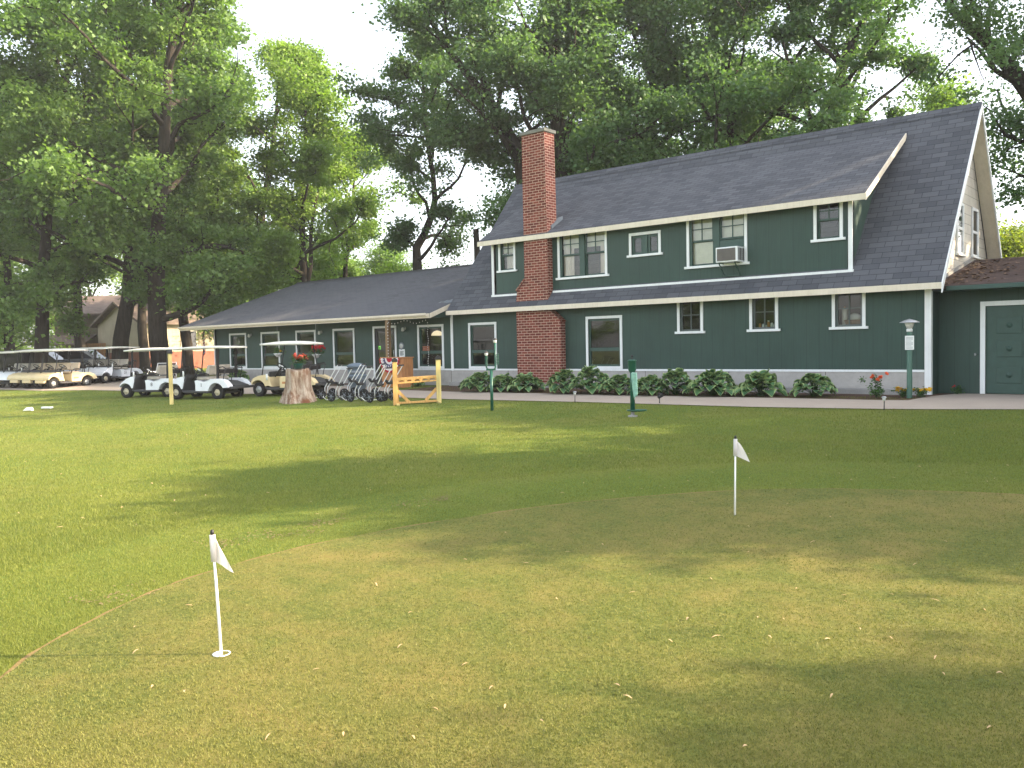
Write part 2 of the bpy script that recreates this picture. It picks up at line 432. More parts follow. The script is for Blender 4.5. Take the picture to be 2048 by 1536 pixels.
SHADE = [(16.4,10.2,0,0.56,'level with the near lawn'),(20.5,3.0,1,0.52,'level with the near flag'),(16.6,6.7,0,0.44,'level with the far flag'),(21.0,15.3,1,0.60,'level with the path'),
         (28,20.3,0,1.2,'beyond the garage'),(37,21.8,1,1.3,'tall, far beyond the garage'),(40,26,1,1.0,'farthest beyond the garage'),(24.0,-1.0,0,0.52,'beside the photographer'),(18.0,12.7,0,0.46,'between the lawn and the path'),
         (23.5,9.8,1,0.74,'outer one by the near lawn'),(28.0,2.2,0,0.70,'outer one by the near flag'),(27,14.0,0,0.80,'outer one between lawn and path'),(19.5,17.4,1,0.36,'small one by the garage')]
# ------------------------------------------------------------------ the clubhouse
house = thing('clubhouse', 'dark green clubhouse with grey shingle roofs, brick chimney and long low wing', 'building', (0,0,0))
H = house
def wall_y(name, x0, x1, z0, z1, holes, mat, y=0.0, thick=0.16, parent=H):
    """wall in the plane y with rectangular holes (x0, x1, z0, z1)"""
    xs = sorted({x0, x1, *[v for h in holes for v in h[:2]]}); zs = sorted({z0, z1, *[v for h in holes for v in h[2:]]})
    mb = MB()
    def open_(i, j):
        if i < 0 or j < 0 or i >= len(xs)-1 or j >= len(zs)-1: return None
        cx = (xs[i]+xs[i+1])/2; cz = (zs[j]+zs[j+1])/2
        return any(h[0] < cx < h[1] and h[2] < cz < h[3] for h in holes)
    for i in range(len(xs)-1):
        for j in range(len(zs)-1):
            a, b, c, d = xs[i], xs[i+1], zs[j], zs[j+1]
            if open_(i, j): continue
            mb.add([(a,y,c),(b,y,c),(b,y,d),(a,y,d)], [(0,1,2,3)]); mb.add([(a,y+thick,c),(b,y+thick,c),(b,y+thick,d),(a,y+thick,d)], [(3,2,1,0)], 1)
            for (ii, jj, q) in ((i-1,j,[(a,c),(a,d)]), (i+1,j,[(b,d),(b,c)]), (i,j-1,[(b,c),(a,c)]), (i,j+1,[(a,d),(b,d)])):
                if open_(ii, jj) is not False:
                    (px,pz),(qx,qz) = q; mb.add([(px,y,pz),(qx,y,qz),(qx,y+thick,qz),(px,y+thick,pz)], [(0,1,2,3)])
    return mb.build(name, [mat, M['interior']], parent, fixn=False)

WIN_HOLES = {'main': [], 'dormer': [], 'wing': []}
def window(x0, x1, z0, z1, wall, style, sill=True, casing=0.075, y=0.0, top_case=True, dress=None, ctrim='white'):
    """x0..z1 is the outer edge of the white casing"""
    c = casing; hx0, hx1, hz0 = x0+c, x1-c, z0+(0.05 if sill else c); hz1 = z1-(c if top_case else 0.0)
    WIN_HOLES[wall].append((hx0, hx1, hz0, hz1))
    f = MB(); yf = y-0.028
    f.box(x0, x0+c, yf, y+0.0, z0, z1); f.box(x1-c, x1, yf, y+0.0, z0, z1)
    if top_case: f.box(x0+c, x1-c, yf, y+0.0, z1-c, z1)
    else: f.box(x0+c, x1-c, yf+0.004, y+0.0, z1-0.025, z1)
    if not sill: f.box(x0+c, x1-c, yf, y, z0, z0+c)
    w = f.build('window', M[ctrim], H, 0.004)
    if sill:
        MB().box(x0-0.06, x1+0.06, y-0.055, y+0.0, z0-0.012, z0+0.05).build('sill', M['white'], w, 0.005)
    s = MB(); ys, yb = y+0.030, y+0.075; t = 0.055
    def rect(a, b, c0, d, tt=t, y0=ys, y1=yb):
        s.box(a, a+tt, y0, y1, c0, d); s.box(b-tt, b, y0, y1, c0, d); s.box(a+tt, b-tt, y0, y1, c0, c0+tt); s.box(a+tt, b-tt, y0, y1, d-tt, d)
    g = MB(); yg = y+0.055
    def pane(a, b, c0, d, yy=yg): MB().add([(a,yy,c0),(b,yy,c0),(b,yy,d),(a,yy,d)], [(0,1,2,3)]).build('pane', M['glass'], w, fixn=False)
    def dbl(a, b, c0, d, cols=2, rows=2, muntin=0.024):
        zm = c0+(d-c0)*0.50
        rect(a, b, zm-0.02, d, 0.045, ys, ys+0.035); rect(a, b, c0, zm+0.02, 0.05, ys+0.04, ys+0.075)
        for k in range(1, cols):
            xm = a+(b-a)*k/cols; s.box(xm-muntin/2, xm+muntin/2, ys+0.004, ys+0.03, zm+0.025, d-0.045)
        for k in range(1, rows):
            zz = zm+0.025+(d-0.045-zm-0.025)*k/rows; s.box(a+0.045, b-0.045, ys+0.006, ys+0.028, zz-muntin/2, zz+muntin/2)
        pane(a+0.04, b-0.04, zm, d-0.04, ys+0.018); pane(a+0.045, b-0.045, c0+0.045, zm, ys+0.058)
    if style == 'transom':     # tall fixed light over a short awning light
        zm = hz0+(hz1-hz0)*0.36
        rect(hx0, hx1, zm-0.01, hz1); rect(hx0, hx1, hz0, zm-0.0)
        s.box(hx0, hx1, ys-0.006, ys, zm-0.05, zm+0.045)
        pane(hx0+t, hx1-t, hz0+t, zm-t); pane(hx0+t, hx1-t, zm+t, hz1-t)
    elif style == 'double': dbl(hx0, hx1, hz0, hz1)
    elif style == 'pair':      # two double-hung sashes with a broad green post between
        xm = (hx0+hx1)/2; s.box(xm-0.085, xm+0.085, y-0.005, yb, hz0, hz1); s.box(hx0, hx0+0.07, y+0.004, ys-0.003, hz0, hz1)
        dbl(hx0+0.0, xm-0.085, hz0, hz1); dbl(xm+0.085, hx1, hz0, hz1)
    elif style == 'slider':
        xm = (hx0+hx1)/2; s.box(xm-0.07, xm+0.07, y+0.004, yb, hz0, hz1)
        rect(hx0, xm-0.07, hz0, hz1, 0.07); rect(xm+0.07, hx1, hz0, hz1, 0.07)
        pane(hx0+0.06, xm-0.13, hz0+0.06, hz1-0.06); pane(xm+0.13, hx1-0.06, hz0+0.06, hz1-0.06)
    elif style == 'grid':      # 2 x 2 fixed panes
        rect(hx0, hx1, hz0, hz1, 0.05); xm = (hx0+hx1)/2; zm = (hz0+hz1)/2
        s.box(xm-0.013, xm+0.013, ys+0.004, ys+0.035, hz0+0.05, hz1-0.05); s.box(hx0+0.05, xm-0.013, ys+0.006, ys+0.033, zm-0.013, zm+0.013); s.box(xm+0.013, hx1-0.05, ys+0.006, ys+0.033, zm-0.013, zm+0.013)
        pane(hx0+0.04, hx1-0.04, hz0+0.04, hz1-0.04)
    s.build('sash', M['green_paint'] if style != 'grid' else M['dark_sash'], w, 0.003)
    return w, (hx0, hx1, hz0, hz1)

def curtain(w, a, b, c, d, y=0.16, folds=5, amp=0.018, mat='curtain', name='curtain'):
    n = folds*6; vs = []; fs = []
    for i in range(n+1):
        t = i/n; yy = y+amp*math.sin(t*folds*2*math.pi)+0.006*math.sin(t*17)
        vs += [(a+(b-a)*t, yy, c), (a+(b-a)*t, yy, d)]
    for i in range(n): fs.append((2*i, 2*i+2, 2*i+3, 2*i+1))
    return MB().add(vs, fs, 0, True).build(name, M[mat], w, fixn=False)

# ---- windows of the ground floor (main block)
window(-18.72, -17.53, 0.555, 2.01, 'main', 'transom', sill=False)
window(-14.14, -12.92, 0.555, 2.04, 'main', 'transom', sill=False)
wa, ra = window(-11.21, -10.46, 1.49, 2.38, 'main', 'grid', top_case=False)
wb, rb = window(-9.20, -8.46, 1.49, 2.38, 'main', 'grid', top_case=False)
wc, rc = window(-7.17, -6.41, 1.49, 2.38, 'main', 'grid', top_case=False)
# ---- dormer windows
w1, r1 = window(-17.38, -16.70, 3.52, 4.47, 'dormer', 'double', top_case=False)
w2, r2 = window(-15.10, -13.38, 3.15, 4.47, 'dormer', 'pair', top_case=False)
w3, r3 = window(-12.66, -11.67, 3.60, 4.24, 'dormer', 'slider')
w4, r4 = window(-10.91, -9.24, 3.16, 4.47, 'dormer', 'pair', top_case=False)
w5, r5 = window(-7.59, -6.91, 3.54, 4.47, 'dormer', 'double', top_case=False)
curtain(w1, r1[0]+0.12, r1[1]-0.02, r1[2]+0.05, 4.1, 0.17, 3)
curtain(w1, r1[0]+0.02, r1[1]-0.02, 4.1, r1[3], 0.13, 2, 0.006, 'blind', 'roller_blind')
for a, b in ((-15.0, -14.60), (-13.72, -13.46)): curtain(w2, a+0.03, b, 3.22, 4.1, 0.125, 4)
for a, b in ((-15.0, -14.34), (-14.14, -13.47)): curtain(w2, a, b, 4.02, 4.47, 0.13, 2, 0.004, 'blind', 'roller_blind')
for a, b in ((-10.83, -10.16), (-9.98, -9.32)): curtain(w4, a, b, 3.2, 4.47, 0.115, 2, 0.003, 'blind', 'roller_blind')
# ---- wing windows
for x0, x1 in ((-32.60, -31.34), (-30.27, -28.99), (-27.91, -26.66), (-25.61, -24.37), (-21.07, -19.84)):
    window(x0, x1, 0.555, 2.015, 'wing', 'transom', sill=False)

# ---- walls
XL, XR = -19.44, -5.06
wall_y('main_wall', -19.42, XR, 0.50, 2.46, WIN_HOLES['main'], M['siding'])
wall_y('dormer_wall', -17.60, -6.72, 2.47, 4.60, WIN_HOLES['dormer'], M['siding'])
DOOR = (-23.27, -22.20, 0.02, 1.965)
wall_y('wing_wall', -33.75, -19.43, 0.50, 2.42, WIN_HOLES['wing'] + [(DOOR[0], DOOR[1], 0.50, DOOR[3])], M['siding'])
# foundations
for a, b in ((-19.42, XR), ):
    MB().prism_x([(-0.015,0.0),(-0.015,0.50),(0.16,0.50),(0.16,0.0)], a, b).build('foundation', M['foundation'], H)
for a, b in ((-33.75, DOOR[0]-0.08), (DOOR[1]+0.08, -19.421)):
    MB().prism_x([(-0.015,-0.3),(-0.015,0.50),(0.16,0.50),(0.16,-0.3)], a, b).build('foundation', M['foundation'], H)
MB().box(-19.4, -5.2, -0.26, -0.016, -0.05, 0.13).build('footing_ledge', M['conc_grey'], H, 0.012)
for a, c in ((-33.75, -23.36), (-22.11, -19.5), (-19.39, -16.53), (-14.87, -5.17)): MB().box(a, c, -0.030, -0.002, 0.50, 0.553).build('base_trim', M['white'], H, 0.004)
b = MB(); b.box(-19.5, -19.4, -0.034, -0.003, 0.49, 2.30); b.build('corner_board', M['white'], H, 0.004)
b = MB(); b.box(-5.165, -5.03, -0.034, -0.003, 0.0, 2.32); b.box(-5.058, -5.03, -0.003, 0.09, 0.0, 2.32); b.build('corner_board', M['white'], H, 0.004)
b = MB(); b.box(-33.80, -33.74, -0.034, -0.003, 0.49, 2.34); b.build('corner_board', M['white'], H, 0.004)
b = MB(); b.box(-17.66, -17.57, -0.034, -0.003, 2.80, 4.52); b.build('corner_board', M['white'], H, 0.004)
b = MB(); b.box(-6.79, -6.69, -0.034, -0.003, 2.80, 4.52); b.build('corner_board', M['white'], H, 0.004)
for a, c in ((-17.66, -16.52), (-15.26, -6.66)): MB().box(a, c, -0.075, -0.002, 2.775, 2.835).build('flashing', M['white'], H, 0.003)
# side, gable and back walls (the inside of the block is hollow)
RY, RZ, SL = 3.25, 6.86, 1.24           # ridge
gp_ = [(0.0, 2.36),(0.0, 2.70),(RY, RZ-0.12),(5.75, 2.80),(5.75, 2.36)]
MB().prism_x(gp_, -5.18, -5.06).build('gable_wall', M['clap'], H)
MB().prism_x(gp_, -19.42, -19.30).build('gable_wall', M['clap'], H)
MB().prism_x([(0.0,-0.05),(0.0,2.36),(5.75,2.36),(5.75,-0.05)], -5.18, -5.061).build('side_wall', M['siding'], H)
MB().prism_x([(0.162,-0.05),(0.162,2.36),(5.75,2.36),(5.75,-0.05)], -19.42, -19.30).build('side_wall', M['siding'], H)
MB().box(-19.42, -5.06, 5.75, 5.9, -0.05, 2.6).build('back_wall', M['siding'], H)
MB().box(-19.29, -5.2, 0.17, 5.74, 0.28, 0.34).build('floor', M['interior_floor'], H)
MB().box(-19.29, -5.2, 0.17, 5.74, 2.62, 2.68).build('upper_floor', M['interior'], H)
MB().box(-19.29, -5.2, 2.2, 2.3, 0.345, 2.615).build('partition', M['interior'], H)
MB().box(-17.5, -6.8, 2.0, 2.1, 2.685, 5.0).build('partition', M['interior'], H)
MB().prism_x([(0.0,2.5),(0.0,4.60),(2.9,6.35),(2.9,5.9)], -6.82, -6.72).build('dormer_cheek', M['siding'], H)
MB().prism_x([(0.0,2.5),(0.0,4.60),(2.9,6.35),(2.9,5.9)], -17.60, -17.50).build('dormer_cheek', M['siding'], H)
# ---- roofs
def slab(name, x0, x1, ya, za, yb, zb, th, mat, parent=H):
    return MB().prism_x([(ya,za),(yb,zb),(yb,zb-th),(ya,za-th)], x0, x1).build(name, M[mat], parent)
slab('main_roof', -19.33, -4.75, -0.36, 2.425, RY, RZ, 0.10, 'roof_big')
slab('back_roof', -19.33, -4.75, RY+0.0, RZ, 6.25, 2.35, 0.10, 'roof_big')
MB().prism_x([(RY-0.16, RZ-0.175),(RY, RZ+0.025),(RY+0.13, RZ-0.16),(RY, RZ+0.002)], -19.35, -4.73).build('ridge_cap', M['roof'], H)
slab('dormer_roof', -17.98, -6.33, -0.27, 4.50, 2.74, 6.325, 0.09, 'roof')
MB().prism_x([(-0.27,4.412),(0.9,5.12),(0.9,5.10),(-0.27,4.392)], -17.97, -6.34).build('soffit', M['cream'], H)
# fascias
MB().box(-19.34, -4.74, -0.395, -0.362, 2.275, 2.41).build('fascia', M['cream'], H, 0.004)
MB().box(-17.99, -6.32, -0.305, -0.272, 4.345, 4.485).build('fascia', M['cream'], H, 0.004)
MB().box(-19.30, -5.06, -0.36, -0.035, 2.30, 2.315).build('soffit', M['cream'], H)
def rake(x0, x1, ya, za, yb, zb, hgt, mat='cream', name='rake_board'):
    return MB().prism_x([(ya,za),(yb,zb),(yb,zb-hgt),(ya,za-hgt)], x0, x1).build(name, M[mat], H, 0.003)
rake(-6.328, -6.30, -0.302, 4.477, 2.74, 6.32, 0.15)
rake(-4.748, -4.72, -0.392, 2.385, RY, RZ-0.005, 0.20, 'white')
rake(-4.748, -4.72, RY+0.001, RZ-0.006, 6.27, 2.315, 0.20, 'white')
MB().prism_x([(-0.2,2.50),(RY,RZ-0.13),(RY,RZ-0.16),(-0.2,2.47)], -5.05, -4.75).build('soffit', M['cream'], H)
MB().prism_x([(RY,RZ-0.13),(6.2,2.30),(6.2,2.27),(RY,RZ-0.16)], -5.05, -4.75).build('soffit', M['cream'], H)
# ---- chimney
cp = [(-16.52,-0.1),(-16.52,2.55),(-16.48,2.9),(-16.18,3.2),(-16.19,7.43),(-15.345,7.43),(-15.30,4.0),(-15.31,2.30),(-14.88,1.95),(-14.88,-0.1)]
M['cap'] = mk_concrete('mossy_cap_concrete', (0.22, 0.22, 0.19), 0.6, 3)
ch = MB().prism(cp, -0.235, 0.24).build('chimney', M['brick'], H)
MB().box(-16.24, -15.30, -0.28, 0.285, 7.432, 7.53).build('chimney_cap', M['cap'], ch, 0.01)
for a_, c_ in (((-15.325,-0.02,2.315), (-14.86,-0.02,1.935)), ((-16.50,-0.02,2.90), (-16.17,-0.02,3.225))):   # sloping soldier courses
    MB().bar(a_, c_, 0.5, 0.05).build('shoulder_course', M['brick'], ch, 0.004)
MB().prism_x([(-0.05,4.60),(0.50,4.96),(0.50,5.06),(0.30,5.0),(0.12,4.84),(-0.05,4.74)], -15.315, -15.27).build('flashing', M['grey_plastic'], ch)
# ---- wing roof, gutter, soffit
WS = 0.348
slab('wing_roof', -34.9, -19.47, -0.97, 2.36, 5.25, 2.36+WS*6.22, 0.09, 'roof_wing')
slab('wing_roof_inner', -19.469, -19.35, 0.22, 2.36+WS*1.19, 5.25, 2.36+WS*6.22, 0.09, 'roof_wing')
slab('wing_back_roof', -34.9, -19.43, 5.25, 2.36+WS*6.22, 11.4, 2.36, 0.09, 'roof_wing')
MB().prism_x([(5.05, 2.36+WS*6.02+0.012),(5.25, 2.36+WS*6.22+0.03),(5.45, 2.36+WS*6.02+0.012)], -34.92, -19.42).build('ridge_cap', M['charcoal'], H)
MB().box(-34.88, -19.50, -0.99, -0.965, 2.19, 2.335).build('fascia', M['cream'], H, 0.004)
gq = MB(); gq.prism_x([(-1.085,2.345),(-1.075,2.345),(-1.07,2.30),(-1.04,2.255),(-0.993,2.255),(-0.993,2.245),(-1.05,2.245),(-1.085,2.29)], -34.86, -19.56)
gq.build('gutter', M['cream'], H)
MB().box(-34.85, -19.50, -0.964, -0.035, 2.225, 2.24).build('soffit', M['siding'], H)
rake(-19.468, -19.44, -0.99, 2.335, -0.0, 2.335+WS*0.99, 0.15)
MB().prism_x([(-0.96,2.21),(-0.96,2.26),(0.0,2.60),(0.0,2.21)], -19.52, -19.475).build('gable_filler', M['siding'], H)
rake(-34.93, -34.902, -0.99, 2.335, 5.25, 2.335+WS*6.24, 0.15)
MB().prism_x([(0.0,-0.4),(0.0,2.62),(5.25,4.42),(10.5,2.62),(10.5,-0.4)], -33.75, -33.62).build('wing_end_wall', M['siding'], H)
MB().box(-33.6, -19.45, 10.4, 10.5, -0.1, 2.6).build('wing_back_wall', M['siding'], H)
MB().box(-33.6, -19.45, 0.18, 10.3, -0.05, 0.0).build('wing_floor', M['interior_floor'], H)
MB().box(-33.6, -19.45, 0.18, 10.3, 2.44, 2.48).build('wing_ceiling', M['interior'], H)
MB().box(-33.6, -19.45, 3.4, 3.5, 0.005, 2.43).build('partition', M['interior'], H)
patch = MB()
for (x, y0, y1) in ((-19.95, 0.05, 0.30), (-19.80, 0.0, 0.36), (-19.68, -0.02, 0.52), (-19.58, 0.0, 0.62), (-20.1, 0.02, 0.16)):
    patch.prism_x([(y0, 2.36+WS*(y0+0.97)+0.004),(y1, 2.36+WS*(y1+0.97)+0.004),(y1, 2.36+WS*(y1+0.97)+0.010),(y0, 2.36+WS*(y0+0.97)+0.010)], x, x+0.10)
patch.build('flashing', M['grey_plastic'], H)
# ---- entrance door with glass
df = MB()
for a, c in ((-23.35, -23.27), (-22.20, -22.12)): df.box(a, c, -0.03, -0.001, 0.02, 2.04)
df.box(-23.27, -22.20, -0.03, -0.001, 1.965, 2.04)
dr = df.build('door', M['white'], H, 0.004)
dl = MB(); a, c_, z0, z1 = DOOR; t = 0.11
dl.box(a, a+t, 0.03, 0.08, z0, z1); dl.box(c_-t, c_, 0.03, 0.08, z0, z1); dl.box(a+t, c_-t, 0.03, 0.08, z1-t, z1); dl.box(a+t, c_-t, 0.03, 0.08, z0, z0+0.22)
dl.build('door_leaf', M['charcoal'], dr, 0.004)
MB().add([(a+t,0.05,z0+0.22),(c_-t,0.05,z0+0.22),(c_-t,0.05,z1-t),(a+t,0.05,z1-t)], [(0,1,2,3)]).build('pane', M['glass'], dr, fixn=False)
MB().tube([(c_-0.06,-0.03,0.95),(c_-0.06,-0.03,1.2)], 0.012).build('handle', M['steel'], dr)
MB().box(-23.6, -21.9, -1.3, -0.03, -0.12, 0.015).build('door_step', M['conc_grey'], H, 0.01)
# ---- garage addition on the right
GY = 0.65
GD = (-4.12, -3.22)
wall_y('garage_wall', -5.055, 4.2, 0.0, 2.36, [(GD[0], GD[1], 0.0, 1.90)], M['siding'], y=GY)
MB().prism_x([(GY+0.17,0.0),(GY+0.17,2.36),(4.0,3.06),(7.4,2.36),(7.4,0.0)], 4.05, 4.2).build('garage_end_wall', M['siding'], H)
MB().box(-5.05, 4.04, 7.25, 7.4, 0.0, 2.35).build('garage_back_wall', M['siding'], H)
n_ = NT('leaf_strewn_roof', 0.95, 0.1); o_ = n_.coord()
f_ = n_.noise(o_, 2.2, 6, 0.7); v_ = n_.n('TexVoronoi'); v_.inputs['Scale'].default_value = 9; n_.l(o_, v_.inputs['Vector'])
litter = n_.math('LESS_THAN', v_.outputs['Distance'], n_.math('MULTIPLY', f_, 0.22))
lv = n_.ramp(v_.outputs['Color'], [(0.2, (0.07, 0.045, 0.03)), (0.55, (0.14, 0.09, 0.05)), (0.9, (0.28, 0.22, 0.15))])
n_.base(n_.mix(litter, n_.ramp(f_, [(0.3, (0.055, 0.040, 0.036)), (0.7, (0.105, 0.072, 0.062))]), lv)); n_.bump(n_.noise(o_, 50, 3), 0.6, 0.01)
M['litter_roof'] = n_.m
slab('garage_roof', -5.055, 4.3, 0.0, 2.35, 4.0, 3.17, 0.08, 'litter_roof')
slab('garage_back_roof', -5.055, 4.3, 4.0, 3.17, 7.9, 2.35, 0.08, 'litter_roof')
rr = random.Random(11); lf = MB(); M['litter'] = plain('brown_leaf_litter', (0.20, 0.13, 0.075), 0.9, var=0.6, scale=3)
for _ in range(330):   # leaves drifted against the gable wall
    y = rr.uniform(0.1, 3.9); x = -5.0+abs(rr.gauss(0, 0.55))+0.06 if rr.random() < 0.75 else rr.uniform(-4.9, -2.5); z = 2.35+0.205*y+0.008
    a = rr.uniform(0, 6.28); L = rr.uniform(0.03, 0.07)
    dx, dy = L*math.cos(a), L*math.sin(a)
    lf.add([(x-dx,y-dy,z-0.205*dy+rr.uniform(0,.02)),(x-dy*.5,y+dx*.5,z+rr.uniform(0,.03)),(x+dx,y+dy,z+0.205*dy+rr.uniform(0,.02)),(x+dy*.5,y-dx*.5,z+rr.uniform(0,.02))], [(0,1,2,3)])
ll = lf.build('leaf_litter', M['litter'], H, fixn=False); ll['kind'] = 'stuff'
MB().prism_x([(0.02,2.44),(4.0,3.26),(4.0,3.18),(0.02,2.36)], -5.058, -5.02).build('flashing', M['conc_grey'], H)
MB().box(-4.73, 4.3, -0.06, -0.003, 2.24, 2.335).build('gutter', M['green_paint'], H, 0.01)
MB().box(-5.05, 4.2, -0.0, GY-0.002, 2.255, 2.265).build('soffit', M['siding'], H)
df = MB(); y_ = GY
df.box(GD[0]-0.10, GD[0], y_-0.028, y_-0.001, 0.0, 2.0); df.box(GD[1], GD[1]+0.10, y_-0.028, y_-0.001, 0.0, 2.0); df.box(GD[0], GD[1], y_-0.028, y_-0.001, 1.90, 2.0)
d2 = df.build('side_door', M['white'], H, 0.004)
pl = MB(); pl.box(GD[0], GD[1], y_+0.03, y_+0.075, 0.02, 1.90); xm = (GD[0]+GD[1])/2
for z in (0.42, 0.98, 1.48):
    for q, dd in ((0.0, 0.022), (0.05, 0.008)):
        pl.box(xm-0.24+q, xm+0.24-q, y_+0.03-dd-0.012*(q > 0), y_+0.031, z-0.17+q, z+0.17-q)
    pl.lathe([(0.055,0),(0.06,0.02),(0.03,0.03),(0.02,0.045)], 14, 0, Matrix.Translation((xm, y_+0.012, z)) @ Matrix.Rotation(math.pi/2, 4, 'X'))
pl.build('door_leaf', M['green_paint'], d2, 0.006)
hd = MB(); hd.tube([(GD[1]-0.07,y_+0.0,0.97),(GD[1]-0.13,y_-0.03,1.02),(GD[1]-0.16,y_-0.03,1.06)], 0.012); hd.lathe([(0.03,0),(0.03,0.015)], 12, 0, Matrix.Translation((GD[1]-0.07,y_+0.03,0.97)) @ Matrix.Rotation(math.pi/2, 4, 'X')); hd.build('handle', M['steel'], d2)
MB().tube([(-4.31,y_-0.001,0.86),(-4.31,y_-0.04,0.88),(-4.31,y_-0.05,0.84)], 0.018).build('hose_tap', M['steel'], H)
# ---- gable windows (in the wall x = -5.06)
def gable_window(y0, y1, z0, z1):
    x = -5.06; c = 0.07; f = MB()
    f.box(x+0.001, x+0.035, y0, y0+c, z0, z1); f.box(x+0.001, x+0.035, y1-c, y1, z0, z1); f.box(x+0.001, x+0.035, y0+c, y1-c, z1-c, z1)
    w = f.build('window', M['white'], H, 0.004)
    MB().box(x+0.001, x+0.07, y0-0.05, y1+0.05, z0-0.05, z0).build('sill', M['white'], w, 0.004)
    s = MB(); zm = (z0+z1)/2; s.box(x+0.002, x+0.03, y0+c, y1-c, zm-0.035, zm+0.035); s.box(x+0.002, x+0.025, y0+c, y0+c+0.035, z0, z1-c); s.box(x+0.002, x+0.025, y1-c-0.035, y1-c, z0, z1-c); s.box(x+0.002,x+0.025,y0+c,y1-c,z0,z0+0.05)
    s.build('sash', M['white'], w, 0.003)
    MB().box(x+0.0015, x+0.010, y0+c, y1-c, z0, z1-c).build('pane', M['dark_pane'], w)
n_ = NT('dark_window_pane', 0.03, 0.6); n_.base((0.012, 0.014, 0.018)); M['dark_pane'] = n_.m
gable_window(2.22, 2.86, 3.22, 4.44); gable_window(3.72, 4.40, 3.26, 4.46)
# ---- wall lights and porch post
for i, x in enumerate((-21.69, -26.30, -30.97)):
    wl = MB(); wl.lathe([(0.055,0),(0.055,0.02)], 12, 0, Matrix.Translation((x,-0.002,1.92)) @ Matrix.Rotation(math.pi/2, 4, 'X')); wl.tube([(x,-0.02,1.92),(x,-0.08,1.95),(x,-0.11,1.93)], 0.012)
    w_ = wl.build('wall_light', M['steel'], H)
    MB().lathe([(0.03,0.06),(0.045,0.03),(0.055,-0.06),(0.03,-0.08)], 12, 0, Matrix.Translation((x,-0.11,1.90))).build('shade', M['frost'], w_)
MB().box(-21.66, -21.52, -0.93, -0.80, -0.1, 2.224).build('porch_post', M['old_wood'], H, 0.006)
# ------------------------------------------------------------------ golf carts
def arc(cx, cz, r, a0, a1, n=9):
    return [(cx + r*math.cos(R_(a0+(a1-a0)*i/n)), cz + r*math.sin(R_(a0+(a1-a0)*i/n))) for i in range(n+1)]
WBF, WBR, TR, WR = 0.83, -0.83, 0.46, 0.222       # axles, half track, wheel radius
def shared_wheel(rim_mat):
    t = MB(); prof = [(0.115,-0.085),(0.19,-0.095),(0.215,-0.075),(WR,-0.03),(WR,0.03),(0.215,0.075),(0.19,0.095),(0.115,0.085),(0.105,0.06),(0.105,-0.06)]
    seg = 24; vs = []; fs = []; n = len(prof)
    for r, z in prof:
        for k in range(seg):
            a = 2*math.pi*k/seg; vs.append((r*math.cos(a), z, r*math.sin(a)))
    for i in range(n):
        j = (i+1) % n
        for k in range(seg): fs.append((i*seg+k, i*seg+(k+1)%seg, j*seg+(k+1)%seg, j*seg+k))
    t.add(vs, fs, 0, True)
    for k in range(36):
        a = 2*math.pi*k/36
        for s in (-1, 1):
            m = Matrix.Rotation(a, 4, 'Y') @ Matrix.Translation((WR-0.004, 0.045*s, 0)) @ Matrix.Rotation(0.4*s, 4, 'X')
            t.box(-0.008, 0.008, -0.04, 0.04, -0.009, 0.009, 0, m)
    r = MB(); mrot = Matrix.Rotation(math.pi/2, 4, 'X')
    r.lathe([(0.118,-0.07),(0.118,-0.06),(0.10,-0.045),(0.10,0.045),(0.118,0.06),(0.118,0.07)], 20, 0, mrot)
    for k in range(5):
        a = 2*math.pi*k/5
        for s in (-1, 1):
            m = Matrix.Rotation(a, 4, 'Y') @ Matrix.Translation((0.06, 0.07*s, 0)); r.box(-0.05, 0.055, -0.008, 0.008, -0.022, 0.022, 0, m)
    r.lathe([(0.04,-0.09),(0.045,-0.075),(0.045,0.075),(0.04,0.09)], 12, 0, mrot)
    a = t.build('tyre', M['rubber']); b = r.build('rim', rim_mat)
    return a, b
